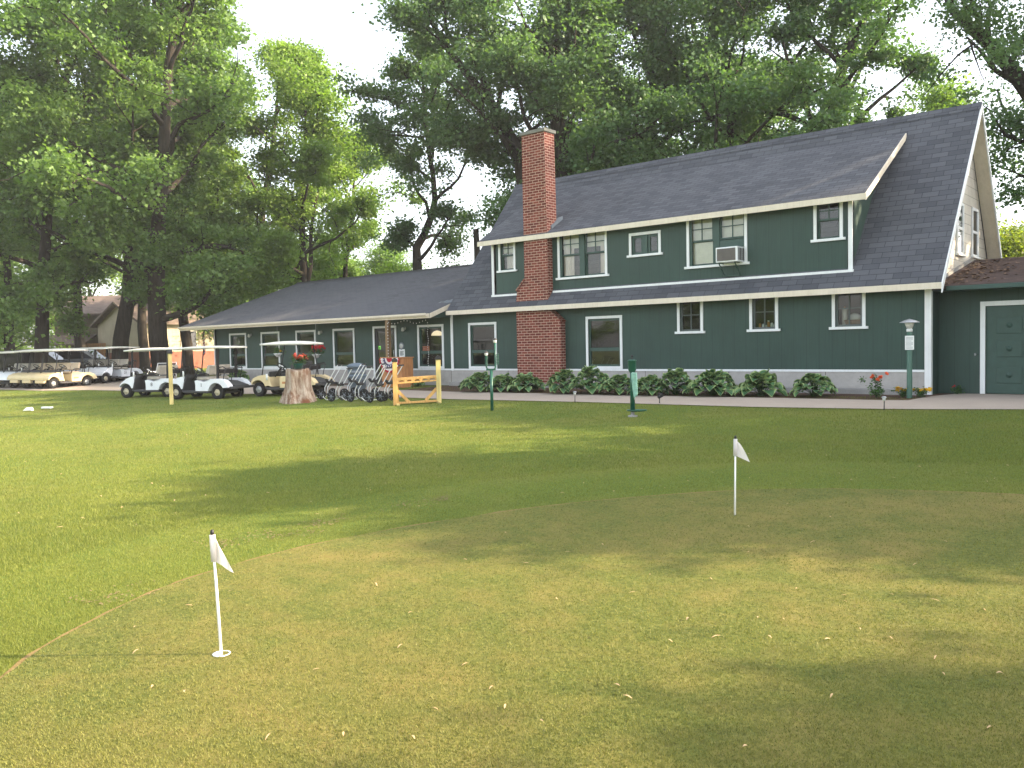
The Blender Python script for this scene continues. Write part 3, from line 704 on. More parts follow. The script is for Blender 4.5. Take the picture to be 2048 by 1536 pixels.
def golf_cart(label, body, seat, roofm, number, rim, cat='golf cart', group='golf carts parked by the clubhouse', boxy=False, loc=(0,0,0), rotz=0.0):
    t = thing('golf_cart', label, cat, loc, rotz, group, 0.94)
    b = MB()
    # rear body with side skirts, arch over the rear wheel
    if not boxy:
        prof = [(-0.02,0.27),(-0.02,0.47),(0.00,0.60),(-0.10,0.63),(-0.30,0.56),(-0.52,0.60),(-0.62,0.66),(-0.95,0.665),(-1.16,0.60),(-1.30,0.46),(-1.33,0.38),(-1.14,0.37)] + arc(WBR, 0.22, 0.31, 152, 12, 12) + [(-0.50,0.27)]
    else:
        prof = [(-0.02,0.27),(-0.02,0.58),(-0.06,0.64),(-0.60,0.66),(-0.98,0.65),(-1.22,0.56),(-1.32,0.44),(-1.33,0.36),(-1.14,0.34)] + arc(WBR, 0.22, 0.32, 155, 12, 12) + [(-0.48,0.27)]
    prof = [p for p in prof]
    for s in (-1, 1):
        y0, y1 = (0.36*s, 0.60*s); b.prism(prof, min(y0, y1), max(y0, y1))
    b.prism([(-0.02,0.30),(-0.02,0.58),(-0.08,0.62),(-0.62,0.62),(-0.62,0.30)], -0.36, 0.36)
    # front cowl
    if not boxy:
        cp = [(0.60,0.34),(0.52,0.40),(0.44,0.68),(0.46,0.75),(0.58,0.74),(0.76,0.66),(0.98,0.52),(1.05,0.43),(1.04,0.38),(1.10,0.34)]
        cp = [(0.46,0.74),(0.60,0.73),(0.78,0.66),(0.97,0.53),(1.06,0.42),(1.07,0.36)] + arc(WBF, 0.24, 0.27, 30, 160, 9) + [(0.53,0.34),(0.46,0.58)]
    else:
        cp = [(0.40,0.66),(0.55,0.70),(0.82,0.66),(1.02,0.58),(1.10,0.47),(1.10,0.38)] + arc(WBF, 0.24, 0.28, 30, 165, 9) + [(0.46,0.34),(0.30,0.30),(0.34,0.40)]
    b.prism(cp, -0.58, 0.58)
    if boxy: b.box(1.0, 1.14, -0.30, 0.30, 0.24, 0.37)
    bo = b.build('body', body, t, 0.035)
    if boxy:
        for s in (-1, 1): MB().box(-0.36, -0.12, 0.60*s-0.004, 0.60*s+0.004, 0.40, 0.47).build('badge', M['cedar'], bo)
    # chassis, floor, dash and bag well in dark plastic
    f = MB(); f.box(-1.05, 0.95, -0.34, 0.34, 0.18, 0.27); f.box(-0.03, 0.56, -0.57, 0.57, 0.235, 0.285); f.box(-0.55, 0.50, -0.585, 0.585, 0.205, 0.262)
    f.prism([(0.50,0.28),(0.58,0.28),(0.48,0.60),(0.40,0.80),(0.34,0.80),(0.36,0.70),(0.42,0.56)], -0.56, 0.56)
    f.prism([(-0.60,0.30),(-0.60,0.60),(-0.95,0.58),(-1.30,0.47),(-1.40,0.44),(-1.40,0.36),(-1.10,0.30)], -0.355, 0.355)
    f.box(-1.44, -1.34, -0.58, 0.58, 0.335, 0.41)
    f.build('chassis', M['charcoal'], t, 0.015)
    s_ = MB(); s_.prism([(0.0,0.635),(0.02,0.70),(-0.02,0.735),(-0.46,0.72),(-0.50,0.635)], -0.53, 0.53); s_.build('seat', seat, t, 0.03)
    k = MB(); 
    for y0, y1 in ((-0.53,-0.02),(0.02,0.53)): k.prism([(-0.42,0.78),(-0.36,0.80),(-0.46,1.10),(-0.52,1.12),(-0.56,1.08),(-0.48,0.78)], y0, y1)
    k.build('backrest', seat, t, 0.035)
    for s in (-1, 1):
        a = MB(); a.tube([(-0.02,0.56*s,0.66),(-0.06,0.57*s,0.74),(-0.20,0.57*s,0.83),(-0.40,0.57*s,0.84),(-0.52,0.52*s,0.80)], 0.021); a.build('armrest', M['black'], t)
    # steering
    w = MB(); w.tube([(0.46,-0.0+0.24,0.55),(0.14,0.24,0.93)], 0.028)
    st = w.build('steering_column', M['black'], t)
    w = MB(); n = 18; q = Vector((-0.62,0,0.78)).normalized(); c = Vector((0.13,0.24,0.945)); e1 = Vector((0,1,0)); e2 = q.cross(e1)
    ring = [c+(e1*math.cos(2*math.pi*i/n)+e2*math.sin(2*math.pi*i/n))*0.175 for i in range(n+1)]
    w.tube(ring, 0.016, 6, caps=False); w.bar(ring[0], ring[9], 0.03, 0.02); w.bar(c, ring[4], 0.03, 0.02)
    w.build('steering_wheel', M['black'], st)
    MB().bar(c+q*0.02-e2*0.05, c+q*0.02+e2*0.05, 0.09, 0.006).build('scorecard_clip', M['paper'], st)
    # roof and struts
    r = MB(); nx, ny = 10, 6; vs = []; fs = []
    x0, x1, hw = (-1.22, 0.86, 0.585) if not boxy else (-0.98, 0.74, 0.57)
    dome = 0.035 if not boxy else 0.075
    for lay in (0, 1):
        for i in range(nx+1):
            for j in range(ny+1):
                u = i/nx*2-1; v = j/ny*2-1
                z = 1.70 + dome*(1-abs(u)**2.6)*(1-abs(v)**4) - (0.075 if lay else 0.0)*(1-max(abs(u), abs(v))**8*0.25)
                if not boxy: z -= 0.035*max(0, u)**2
                vs.append((x0+(x1-x0)*(u+1)/2, hw*v*(1-0.06*abs(u)**4), z))
    W = ny+1; L = (nx+1)*W
    for i in range(nx):
        for j in range(ny):
            a = i*W+j; fs += [(a, a+W, a+W+1, a+1), (a+L, a+1+L, a+W+1+L, a+W+L)]
    for i in range(nx):
        for j in (0, ny): a = i*W+j; fs.append((a, a+W, a+W+L, a+L))
    for j in range(ny):
        for i in (0, nx): a = i*W+j; fs.append((a, a+1, a+1+L, a+L))
    r.add(vs, fs, 0, True); r.build('roof', roofm, t, 0.0)
    for s in (-1, 1):
        if not boxy: MB().tube([(0.66,0.50*s,0.66),(0.62,0.50*s,0.95),(0.52,0.50*s,1.66)], 0.019).build('front_strut', M['black'], t)
        else: MB().tube([(0.72,0.50*s,0.62),(0.68,0.50*s,0.85),(0.50,0.50*s,1.67)], 0.017).build('front_strut', M['black'], t)
        if not boxy: MB().bar((-0.80,0.45*s,0.60), (-0.84,0.45*s,1.67), 0.055, 0.075).build('rear_strut', M['black'], t)
        else: MB().tube([(-0.80,0.45*s,0.62),(-0.72,0.45*s,1.2),(-0.62,0.45*s,1.68)], 0.019).build('rear_strut', M['black'], t)
    # bag holder behind the seat
    g = MB(); g.tube([(-0.80,0.45,1.02),(-1.02,0.46,1.05),(-1.10,0.42,1.0),(-1.10,-0.42,1.0),(-1.02,-0.46,1.05),(-0.80,-0.45,1.02)], 0.016)
    for s in (-1, 0.02, 1): g.tube([(-0.98,0.42*s,0.58),(-1.04,0.42*s,0.82),(-1.10,0.42*s,1.0)], 0.013)
    g.bar((-0.88,-0.44,0.90), (-0.88,0.44,0.90), 0.05, 0.14); g.build('bag_rack', M['black'], t)
    sb = MB(); sb.tube([(0.50,0.53,0.70),(0.47,0.57,0.78),(0.47,0.57,0.92)], 0.025) if not boxy else sb.tube([(0.46,0.585,0.52),(0.46,0.60,0.72)], 0.032)
    sb.build('sand_bottle', M['paper'], t)
    if number:
        for s in (-1, 1):
            mw = Matrix.Translation((-0.26, 0.604*s, 0.455)) @ Matrix.Rotation(math.pi if s > 0 else 0, 4, 'Z') @ Matrix.Rotation(math.pi/2, 4, 'X')
            o = text_mesh(number, 0.17, M['ink_black'], 'number_decal', None); o.parent = bo; o.matrix_local = mw
    for x in (WBF, WBR):
        for s in (-1, 1):
            tt, rr_ = rim
            w = link_mesh('wheel', WHEEL_HUB, t, (x, TR*s, WR))
            for src in (tt, rr_):
                c = src.copy(); COL.objects.link(c); c.parent = w
    return t
hub = MB(); hub.lathe([(0.05,-0.05),(0.05,0.05)], 10, 0, Matrix.Rotation(math.pi/2, 4, 'X')); hub_o = hub.build('wheel', M['black']); WHEEL_HUB = hub_o.data
bpy.data.objects.remove(hub_o)
RIM_A = shared_wheel(M['alloy']); RIM_S = shared_wheel(M['steel'])
HX = math.pi      # facing -x, parallel to the house
g1p = on_ground(396, 27.0)
cart1 = golf_cart('white golf cart numbered 1, nearest the cream cart', M['cart_white'], M['seat_grey'], M['roof_white'], '1', RIM_A, loc=(-24.505, -5.80, gz(-5.9)-0.01), rotz=HX+R_(20))
cart8 = golf_cart('white golf cart numbered 8, partly behind a yellow post', M['cart_white'], M['seat_grey'], M['roof_white'], '8', RIM_A, loc=(-27.39, -5.97, gz(-6.2)-0.01), rotz=HX+R_(26))
cartc = golf_cart('cream golf cart parked behind the tree stump', M['cart_cream'], M['charcoal'], M['roof_white'], None, RIM_S, boxy=True, loc=(-22.25, -4.33, gz(-4.5)+0.0), rotz=HX+R_(20))
HY = -math.pi/2   # facing the lawn
cream0 = golf_cart('cream golf cart at the right end of the far left row', M['cart_cream'], M['seat_tan'], M['roof_white'], None, RIM_S, boxy=True, loc=(-38.17, -4.58, gz(-4.6)), rotz=HY+R_(14), group='golf carts in the far left rows')
white0 = golf_cart('white golf cart numbered 21 at the back of the far left rows', M['cart_white'], M['seat_grey'], M['roof_white'], '21', RIM_A, loc=(-39.22, -1.98, gz(-2.0)), rotz=HY+R_(16), group='golf carts in the far left rows')
for i, (lab, src, x, y) in enumerate((
    ('cream golf cart second from the right end of the far left row', cream0, -39.31, -4.66),
    ('cream golf cart third from the right end, beside the white one', cream0, -40.46, -4.72),
    ('white golf cart left of the three cream carts', white0, -41.65, -4.85),
    ('white golf cart cut off by the left edge of the photo', white0, -42.85, -4.9),
    ('white golf cart in the back row, middle one', white0, -40.36, -2.05),
    ('white golf cart in the back row, mostly hidden behind the cream carts', white0, -41.5, -2.1))):
    o = dup(src, (x, y, gz(y)), HY+R_(14+random.uniform(-3, 3)), lab)
    for ch in list(o.children):
        for g in list(ch.children):
            if g.name.startswith('number_decal'): bpy.data.objects.remove(g)
for a in RIM_A + RIM_S: bpy.data.objects.remove(a)

# ------------------------------------------------------------------ pull carts
def pull_cart(label, loc, rotz, group):
    t = thing('pull_cart', label, 'golf trolley', loc, rotz, group)
    f = MB()
    for s in (-1, 1):
        f.tube([(-0.02,0.07*s,0.13),(-0.02,0.07*s,0.32),(0.05,0.085*s,0.42),(0.17,0.11*s,0.56),(0.42,0.125*s,0.92),(0.46,0.125*s,0.955)], 0.0135, 8)
    f.tube([(-0.02,-0.07,0.14),(-0.02,0.07,0.14)], 0.012, 6)
    f.build('frame', M['white_tube'], t)
    MB().tube([(0.46,-0.135,0.955),(0.46,0.135,0.955)], 0.019, 8).build('handle_grip', M['black'], t)
    k = MB(); m = Matrix.Translation((0.12,0,0.49)) @ Matrix.Rotation(R_(-40), 4, 'Y')
    k.prism([(-0.13,-0.03),(-0.15,0.10),(-0.05,0.05),(0.05,0.05),(0.15,0.10),(0.13,-0.03)], -0.035, 0.035, 0, m @ Matrix.Rotation(math.pi/2, 4, 'Z'))
    k.build('bag_cradle', M['black'], t, 0.01)
    u = MB(); u.tube([(-0.02,-0.09,0.13),(-0.10,-0.10,0.06),(-0.36,-0.08,0.035),(-0.42,0.0,0.035),(-0.36,0.08,0.035),(-0.10,0.10,0.06),(-0.02,0.09,0.13)], 0.011, 6)
    u.tube([(-0.36,-0.1,0.04),(-0.47,-0.12,0.12),(-0.50,-0.06,0.15)], 0.010, 6); u.build('bag_foot', M['white_tube'], t)
    a = MB(); a.tube([(0.0,-0.30,0.148),(0.0,0.30,0.148)], 0.012, 6); a.bar((-0.02,0,0.14), (0.16,0,0.02), 0.02, 0.03); a.build('axle', M['charcoal'], t)
    for s in (-1, 1):
        w = MB(); mr = Matrix.Translation((0.0,0.30*s,0.148)) @ Matrix.Rotation(math.pi/2, 4, 'X')
        prof = [(0.118,-0.018),(0.14,-0.02),(0.148,0.0),(0.14,0.02),(0.118,0.018)]
        w.lathe([(0.112,-0.015)]+prof+[(0.112,0.015)], 20, 0, mr)
        wo_ = w.build('wheel', M['rubber'], t)
        # the tyre ring has its middle closed by lathe caps: hub plate sits proud of it
        hb = MB()
        hb.lathe([(0.045,-0.024),(0.045,0.024)], 12, 0, mr)
        for q in range(6):
            an = 2*math.pi*q/6
            hb.bar((0.035*math.cos(an), 0.30*s, 0.148+0.035*math.sin(an)), (0.112*math.cos(an), 0.30*s, 0.148+0.112*math.sin(an)), 0.044, 0.016)
        hb.build('hub', M['grey_plastic'], wo_)
    return t
p0 = pull_cart('', (0,0,0), 0, 'pull carts in a row by the stump')
names = ['at the stump end of the row', 'second from the stump in the row', 'third from the stump in the row', 'middle one of the row, before the bin',
         'third from the yellow rack in the row', 'second from the yellow rack in the row', 'right against the yellow rack']
cps = [(652,24.2),(674,23.3),(697,24.1),(713,22.9),(738,23.6),(752,22.4),(772,22.6)]
for i, (px, D) in enumerate(cps):
    p = on_ground(px, D); lab = 'white pull cart with black cradle, '+names[i]
    rz = R_([20, 12, 24, 10, 19, 7, 15][i])
    if i == 0: p0.location = p; p0.rotation_euler[2] = rz; p0['label'] = lab
    else: dup(p0, p, rz, lab, scale=[1, .92, 1, .97, 1, .94, .99][i])

def lawn_chair(label, p, rz):
    t = thing('patio_chair', label, 'chair', p, rz, 'white framed patio chairs')
    for s in (-1, 1):
        MB().tube([(0.27*s,-0.26,0.0),(0.27*s,-0.27,0.60),(0.27*s,-0.20,0.645),(0.27*s,0.20,0.63),(0.27*s,0.27,0.55),(0.27*s,0.34,0.0)], 0.016).build('side_frame', M['white_tube'], t)
    MB().tube([(-0.25,0.16,0.42),(-0.25,0.34,0.95),(0.25,0.34,0.95),(0.25,0.16,0.42)], 0.016).build('back_frame', M['white_tube'], t)
    MB().bar((0,0.185,0.46), (0,0.335,0.92), 0.46, 0.012).build('backrest', M['charcoal'], t); MB().box(-0.25,0.25,-0.25,0.19,0.41,0.425).build('seat', M['charcoal'], t)
    return t
p = on_ground(315, 33.0); lawn_chair('white framed patio chair with dark mesh, seen through golf cart 8', p, R_(25))
p = on_ground(330, 33.6); lawn_chair('second white framed patio chair, right behind the seat of golf cart 8', p, R_(10))
# ------------------------------------------------------------------ bin, stump, pots
p = at(715, 787, 25.6); p.z = gz(p.y)
t = thing('rubbish_bin', 'large blue-grey plastic bin with domed lid behind the pull carts', 'rubbish bin', p)
MB().lathe([(0.20,0.0),(0.24,0.02),(0.27,0.45),(0.285,0.46),(0.285,0.50),(0.26,0.51)], 24).build('bin_body', M['bin'], t)
l = MB(); l.lathe([(0.29,0.50),(0.30,0.56),(0.27,0.57),(0.27,0.80),(0.30,0.815),(0.30,0.84),(0.22,0.90),(0.10,0.925),(0.0,0.93)], 24); l.build('lid', M['bin'], t)
MB().lathe([(0.272,0.60),(0.276,0.60),(0.276,0.70),(0.272,0.70)], 24).build('label_band', M['grey_plastic'], t)

def stump():
    p = at(598, 805, 23.5); p.z = gz(p.y)-0.03
    n = NT('weathered_stump_wood', 0.9, 0.1); o = n.coord()
    f = n.noise(n.mapped(o, (5, 5, 0.8)), 1.6, 7, 0.72); k = n.noise(o, 3.0, 5, 0.6)
    c = n.ramp(f, [(0.28, (0.10, 0.055, 0.035)), (0.45, (0.26, 0.17, 0.115)), (0.58, (0.46, 0.37, 0.29)), (0.75, (0.58, 0.50, 0.42))])
    n.base(n.mix(n.ramp(k, [(0.55, (0, 0, 0)), (0.68, (1, 1, 1))]), c, (0.20, 0.085, 0.045))); n.bump(f, 0.9, 0.05)
    t = thing('tree_stump', 'weathered tall tree stump on the lawn carrying a flower pot', 'tree stump', p)
    seg, lev = 40, 16; vs = []; fs = []; rr = random.Random(3); ph = [rr.uniform(0, 6.28) for _ in range(6)]
    for i in range(lev+1):
        z = i/lev*0.93; q = z/0.93
        for k in range(seg):
            a = 2*math.pi*k/seg
            base = 0.31 + 0.16*(1-q)**2.2
            fl = 1 + (0.10*math.sin(5*a+ph[0])+0.06*math.sin(8*a+ph[1]+q))*(1-q*0.6) + 0.045*math.sin(13*a+ph[2]+3*q) + 0.03*math.sin(21*a+ph[3])
            r = base*fl*(1-0.02*math.sin(9*q+ph[4]))
            vs.append((r*math.cos(a), r*math.sin(a), z + (0.04*math.sin(3*a+ph[5]) if i == lev else 0)))
    for i in range(lev):
        for k in range(seg): a = i*seg+k; b = i*seg+(k+1)%seg; fs.append((a, b, b+seg, a+seg))
    fs.append(tuple(lev*seg+k for k in range(seg)))
    MB().add(vs, fs, 0, True).build('trunk', n.m, t)
    return p
sp = stump()

LEAFM = mk_leaf('bedding_leaf', (0.030, 0.075, 0.018), (0.09, 0.19, 0.045), 0.25)
def leaf_cloud(rr, centers, n, size, drop=0.0):
    """arrays of small folded leaf quads around centre points (x, y, z, radius)"""
    vs = np.zeros((n, 4, 3)); tn = np.zeros(n)
    for i in range(n):
        c = centers[rr.randrange(len(centers))]
        d = Vector((rr.gauss(0,1), rr.gauss(0,1), rr.gauss(0,0.8))); d.normalize(); p = Vector(c[:3]) + d*c[3]*rr.random()**0.4
        ax = Vector((rr.gauss(0,1), rr.gauss(0,1), rr.gauss(0,0.5)-drop)).normalized(); s = ax.cross(Vector((rr.gauss(0,.4), rr.gauss(0,.4), 1))).normalized()
        L = size*rr.uniform(0.7, 1.25); nn = ax.cross(s)
        vs[i] = [p, p+ax*L*.5+s*L*.32+nn*L*.06, p+ax*L, p+ax*L*.5-s*L*.32+nn*L*.06]; tn[i] = rr.random()
    return vs.reshape(-1, 3), np.arange(n*4).reshape(n, 4), tn
def flowers(rr, pts, r, mat, name, parent, petals=6):
    m = MB()
    for p in pts:
        p = Vector(p); nrm = Vector((rr.gauss(0,.6), rr.gauss(0,.6), 1)).normalized(); e1 = nrm.cross(Vector((0.3,1,0.1))).normalized(); e2 = nrm.cross(e1)
        for k in range(petals):
            a = 2*math.pi*k/petals + rr.uniform(-.2,.2); d = e1*math.cos(a)+e2*math.sin(a); s = nrm.cross(d); q = r*rr.uniform(.8,1.2)
            m.add([p, p+d*q*.6+s*q*.42+nrm*q*.25, p+d*q+nrm*q*rr.uniform(0,.3), p+d*q*.6-s*q*.42+nrm*q*.25], [(0,1,2,3)])
    return m.build(name, mat, parent, fixn=False)
def flower_pot(label, loc, cat, pot_prof, potmat, fl_mat, rr, cr, nf, hang=None, group=None, fsize=0.035, up=0.0):
    t = thing('hanging_basket' if hang else 'flower_pot', label, cat, loc, 0, group)
    pot = MB(); pot.lathe(pot_prof, 20); pot.build('pot', M[potmat], t)
    top = pot_prof[-1][1]
    c = [(rr.uniform(-cr,cr)*.6, rr.uniform(-cr,cr)*.6, top+rr.uniform(0.02,cr*.7), cr*.5) for _ in range(8)]
    v, f, tn = leaf_cloud(rr, c, 260, 0.075, 0.2); link_mesh('foliage', arr_mesh('foliage', v, f, LEAFM, tn), t)
    pts = []
    for _ in range(nf):
        hc = Vector((rr.uniform(-1,1), rr.uniform(-1,1), 0))*cr*.75; hz = top+cr*(0.75+up)*rr.uniform(.5,1.15)-hc.length*.25
        for _ in range(7): pts.append((hc.x+rr.gauss(0,.025), hc.y+rr.gauss(0,.025), hz+rr.gauss(0,.018)))
    if fl_mat: flowers(rr, pts, fsize, M[fl_mat], 'blossoms', t)
    if hang:
        w = MB()
        for k in range(3): a = 2*math.pi*k/3; w.tube([(pot_prof[-1][0]*math.cos(a), pot_prof[-1][0]*math.sin(a), top), (0,0,top+0.42)], 0.004, 5)
        w.tube([(0,0,top+0.42),(0,0,hang)], 0.004, 5); w.build('hanger', M['steel'], t)
    return t
rr = random.Random(5)
flower_pot('coral geraniums in a green pot on top of the stump', (sp.x+0.02, sp.y, sp.z+0.945), 'flower pot', [(0.10,0.0),(0.135,0.12),(0.145,0.13),(0.145,0.15),(0.12,0.15)], 'pot_green', 'coral_flower', rr, 0.24, 13, up=0.3)
q = at(632, 711, 28.6); q.y = -1.02; q = Vector((-26.95, -1.03, 0))
# two baskets hung from the eave of the wing
def eave_pt(px, py):
    d = (FW + RT*((px-1024)/FPX) - UP*((py-768)/FPX)); s = (-1.03-CAM.y)/d.y; return CAM + d*s
b1 = eave_pt(633, 716); b2 = eave_pt(556, 714)
flower_pot('hanging basket full of red geraniums under the wing eave', b1, 'hanging basket', [(0.06,0.0),(0.14,0.10),(0.155,0.11),(0.155,0.14),(0.12,0.14)], 'white', 'red_flower', rr, 0.30, 22, hang=2.235-b1.z, up=0.25, fsize=0.042, group='hanging baskets')
flower_pot('hanging basket with sparse yellowish foliage, half hidden by the cream cart roof', b2, 'hanging basket', [(0.06,0.0),(0.14,0.10),(0.155,0.11),(0.155,0.14),(0.12,0.14)], 'white', 'yellow_flower', rr, 0.26, 2, hang=2.235-b2.z, group='hanging baskets')

# ------------------------------------------------------------------ yellow post and club rack
def post(mb, x, y, z0, z1, w=0.10): mb.box(x-w/2, x+w/2, y-w/2, y+w/2, z0, z1)
p = on_ground(340, 24.6)
t = thing('wooden_post', 'lone square yellow pine post with black cap on the lawn before cart 8', 'post', p, R_(-32))
m = MB(); post(m, 0, 0, -0.1, 1.50, 0.105); m.build('shaft', M['pine_pale'], t, 0.006)
m = MB(); m.box(-0.068,0.068,-0.068,0.068,1.46,1.53); m.prism([(-0.068,1.531),(0.068,1.531),(0,1.58)], -0.068, 0.068); m.build('cap', M['black'], t, 0.006)
pa = on_ground(789, 21.3); pb = on_ground(876, 21.5)
dv = pb-pa; ang = math.atan2(dv.y, dv.x); Lr = Vector((dv.x, dv.y, 0)).length; dz = pb.z-pa.z
t = thing('club_rack', 'yellow pine rack with two capped posts and a notched rail', 'rack', pa, ang)
for x, z, mt in ((0, 0, 'pine'), (Lr, dz, 'pine_pale')):
    m = MB(); post(m, x, 0, z-0.1, z+1.10, 0.115); m.build('post', M[mt], t, 0.006)
    m = MB(); m.box(x-0.072,x+0.072,-0.072,0.072,z+1.08,z+1.14); m.prism([(x-0.072,z+1.141),(x+0.072,z+1.141),(x,z+1.19)], -0.072, 0.072); m.build('cap', M['black'], t, 0.006)
m = MB(); z0 = 0.60
def rail_z(x): return z0 + (dz+0.02)*x/Lr
for (y0, y1) in ((0.075, 0.115),): 
    for k in range(12): pass
n = 5; x = 0.06; step = (Lr-0.12)/n
m.bar((0.06,-0.035,rail_z(0.06)+0.045), (Lr-0.06,-0.035,rail_z(Lr-.06)+0.045), 0.04, 0.062)
m.bar((0.06,-0.035,rail_z(0.06)-0.052), (Lr-0.06,-0.035,rail_z(Lr-.06)-0.052), 0.04, 0.045)
for k in range(n+1):
    xa = max(0.06, 0.06+step*(k-0.5)+0.075); xb = min(Lr-0.06, 0.06+step*(k+0.5)-0.075)
    m.add([(xa,-0.052,rail_z(xa)-0.03),(xb,-0.052,rail_z(xb)-0.03),(min(xb+0.05,Lr-.06),-0.052,rail_z(xb)+0.015),(max(xa-0.05,.06),-0.052,rail_z(xa)+0.015),(xa,-0.02,rail_z(xa)-0.03),(xb,-0.02,rail_z(xb)-0.03),(min(xb+0.05,Lr-.06),-0.02,rail_z(xb)+0.015),(max(xa-0.05,.06),-0.02,rail_z(xa)+0.015)], [(0,1,2,3),(7,6,5,4),(0,4,5,1),(1,5,6,2),(2,6,7,3),(3,7,4,0)])
for k in range(n+1):
    xx = 0.06+step*k; wv = step*0.52
    m.bar((max(0.06,xx-wv/2), 0.045, rail_z(xx)+0.055), (min(Lr-0.06,xx+wv/2), 0.045, rail_z(xx)+0.055), 0.118, 0.035)
m.bar((0.06,0.13,rail_z(0.06)+0.03), (Lr-0.06,0.13,rail_z(Lr-.06)+0.03), 0.05, 0.09)
m.build('notched_rail', M['pine'], t, 0.004)
m = MB(); m.bar((0.0,0.0,0.05), (Lr,0.0,dz+0.05), 0.09, 0.05); m.build('bottom_rail', M['pine'], t, 0.004)
for a, b in (((0.05,-0.005,0.36),(0.33,-0.005,0.07)), ((Lr-0.05,-0.005,0.36+dz),(Lr-0.33,-0.005,0.07+dz))):
    MB().bar(a, b, 0.045, 0.075).build('brace', M['pine'], t, 0.004)
for x, z in ((0.02, 0), (Lr-0.03, dz)):
    MB().bar((x+0.03,0.145,z-0.05), (x+0.03,0.145,z+0.66), 0.09, 0.05, upv=(0,1,0)).build('back_upright', M['pine'], t, 0.004)
    MB().bar((x+0.03,-0.25,z+0.02), (x+0.03,0.33,z+0.02), 0.07, 0.04).build('ground_skid', M['pine_pale'], t, 0.004)

# ------------------------------------------------------------------ cedar cabinet with bunting by the door
cx0, cx1, cy0, cy1, cz = -21.22, -20.55, -1.28, -0.98, 1.0
t = thing('wooden_cabinet', 'orange cedar cabinet standing by the entrance under the bunting', 'cabinet', ((cx0+cx1)/2, (cy0+cy1)/2, 0))
hw_, hd_ = 0.52, 0.22
m = MB(); m.box(-hw_,hw_,-hd_,hd_,-0.1,0.93); m.build('case', M['cedar'], t, 0.006)
m = MB(); m.box(-hw_-0.03,hw_+0.03,-hd_-0.03,hd_+0.03,0.931,0.965); m.build('top', M['cedar'], t, 0.006)
for s in (-1, 1): MB().box(min(0.012*s,(hw_-0.03)*s), max(0.012*s,(hw_-0.03)*s), -hd_-0.018, -hd_-0.001, 0.0, 0.88).build('door', M['cedar'], t, 0.004)
t = thing('bunting', 'pleated red, white and blue half-round bunting hung on the cedar cabinet', 'bunting', ((cx0+cx1)/2-0.06, (cy0+cy1)/2-hd_-0.045, 0.94))
def fan(r0, r1, mat, name, dy=0.0):
    n = 72; vs = []; fs = []
    for i in range(n+1):
        a = math.pi + math.pi*i/n; w = 0.022*math.sin(i*math.pi/2.0)
        for r in (r0, r1): vs.append((r*math.cos(a), w*(r/0.5)-0.02+dy, r*math.sin(a)*0.98))
    for i in range(n): fs.append((2*i, 2*i+1, 2*i+3, 2*i+2))
    return MB().add(vs, fs).build(name, M[mat], t, fixn=False)
fan(0.03, 0.14, 'flag_red', 'red_centre'); fan(0.14, 0.215, 'flag_white', 'white_band'); bl = fan(0.215, 0.325, 'flag_blue', 'blue_band'); fan(0.325, 0.42, 'flag_white', 'white_band'); fan(0.42, 0.485, 'flag_red', 'red_edge')
st = MB()
for i in range(9):
    a = math.pi*(1+(i+0.5)/9); cx, cz_ = 0.27*math.cos(a), 0.27*math.sin(a)*0.98
    pts = [(cx+(0.038 if k%2==0 else 0.015)*math.cos(R_(90+36*k)), -0.052, cz_+(0.038 if k%2==0 else 0.015)*math.sin(R_(90+36*k))) for k in range(10)]
    st.add(pts+[(p_[0], -0.048, p_[2]) for p_ in pts], [tuple(range(10))]+[(k,(k+1)%10,(k+1)%10+10,k+10) for k in range(10)])
st.build('stars', M['flag_white'], bl)

# ------------------------------------------------------------------ notices, door signs, things seen in the windows
def flat(name, label, cat, x0, x1, z0, z1, y, mat, th=0.004, parent=None):
    m = MB().box(x0, x1, y-th, y, z0, z1); o = m.build(name, M[mat], parent)
    if label: tag(o, label, cat)
    return o
def wallp(px, py, y=0.0):
    d = (FW + RT*((px-1024)/FPX) - UP*((py-768)/FPX)); s = (y-CAM.y)/d.y; return CAM + d*s
a = wallp(798.3, 698.5); b = wallp(810.2, 714.8)
n1 = flat('notice', 'white printed notice on the wall right of the entrance door', 'notice', a.x, b.x, b.z, a.z, -0.004, 'paper')
m = MB()
for k in range(9): z = a.z-0.07-k*(a.z-b.z-0.14)/8; m.box(a.x+0.05, b.x-0.05-0.06*(k%3==2), -0.0095, -0.0085, z-0.008, z+0.006)
m.build('printing', M['ink'], n1)
c = wallp(803.2, 692)
m = MB(); mr = Matrix.Translation((c.x, -0.003, c.z)) @ Matrix.Rotation(math.pi/2, 4, 'X'); m.lathe([(0.125,0),(0.125,0.012),(0.11,0.015)], 24, 0, mr)
o = m.build('round_plaque', M['grey_plastic'], fixn=True); tag(o, 'small round grey plaque above the wall notice', 'plaque')
m = MB(); m.lathe([(0.085,0.0155),(0.085,0.017)], 20, 0, mr); m.build('disc', M['frost'], o)
a = wallp(770, 677, 0.02); b = wallp(776.5, 688, 0.02)
flat('door_notice', 'pale paper notice taped inside the entrance door glass', 'notice', a.x, b.x+0.06, b.z, a.z, 0.044, 'paper')
n_ = NT('glowing_lime', 0.6); n_.base((0.25, 0.80, 0.12)); n_.b.inputs['Emission Color'].default_value = (0.25, 0.8, 0.12, 1); n_.b.inputs['Emission Strength'].default_value = 0.12; M['lime'] = n_.m  # faint glow added to the lime colour, the sticker is no lamp
a = wallp(756.5, 692, 0.02); b = wallp(760.5, 699, 0.02)
m = MB(); m.box(a.x,a.x+0.025,0.036,0.044,b.z,a.z); m.box(b.x-0.025,b.x,0.036,0.044,b.z,a.z); m.box(a.x+0.025,b.x-0.025,0.036,0.044,a.z-0.03,a.z)
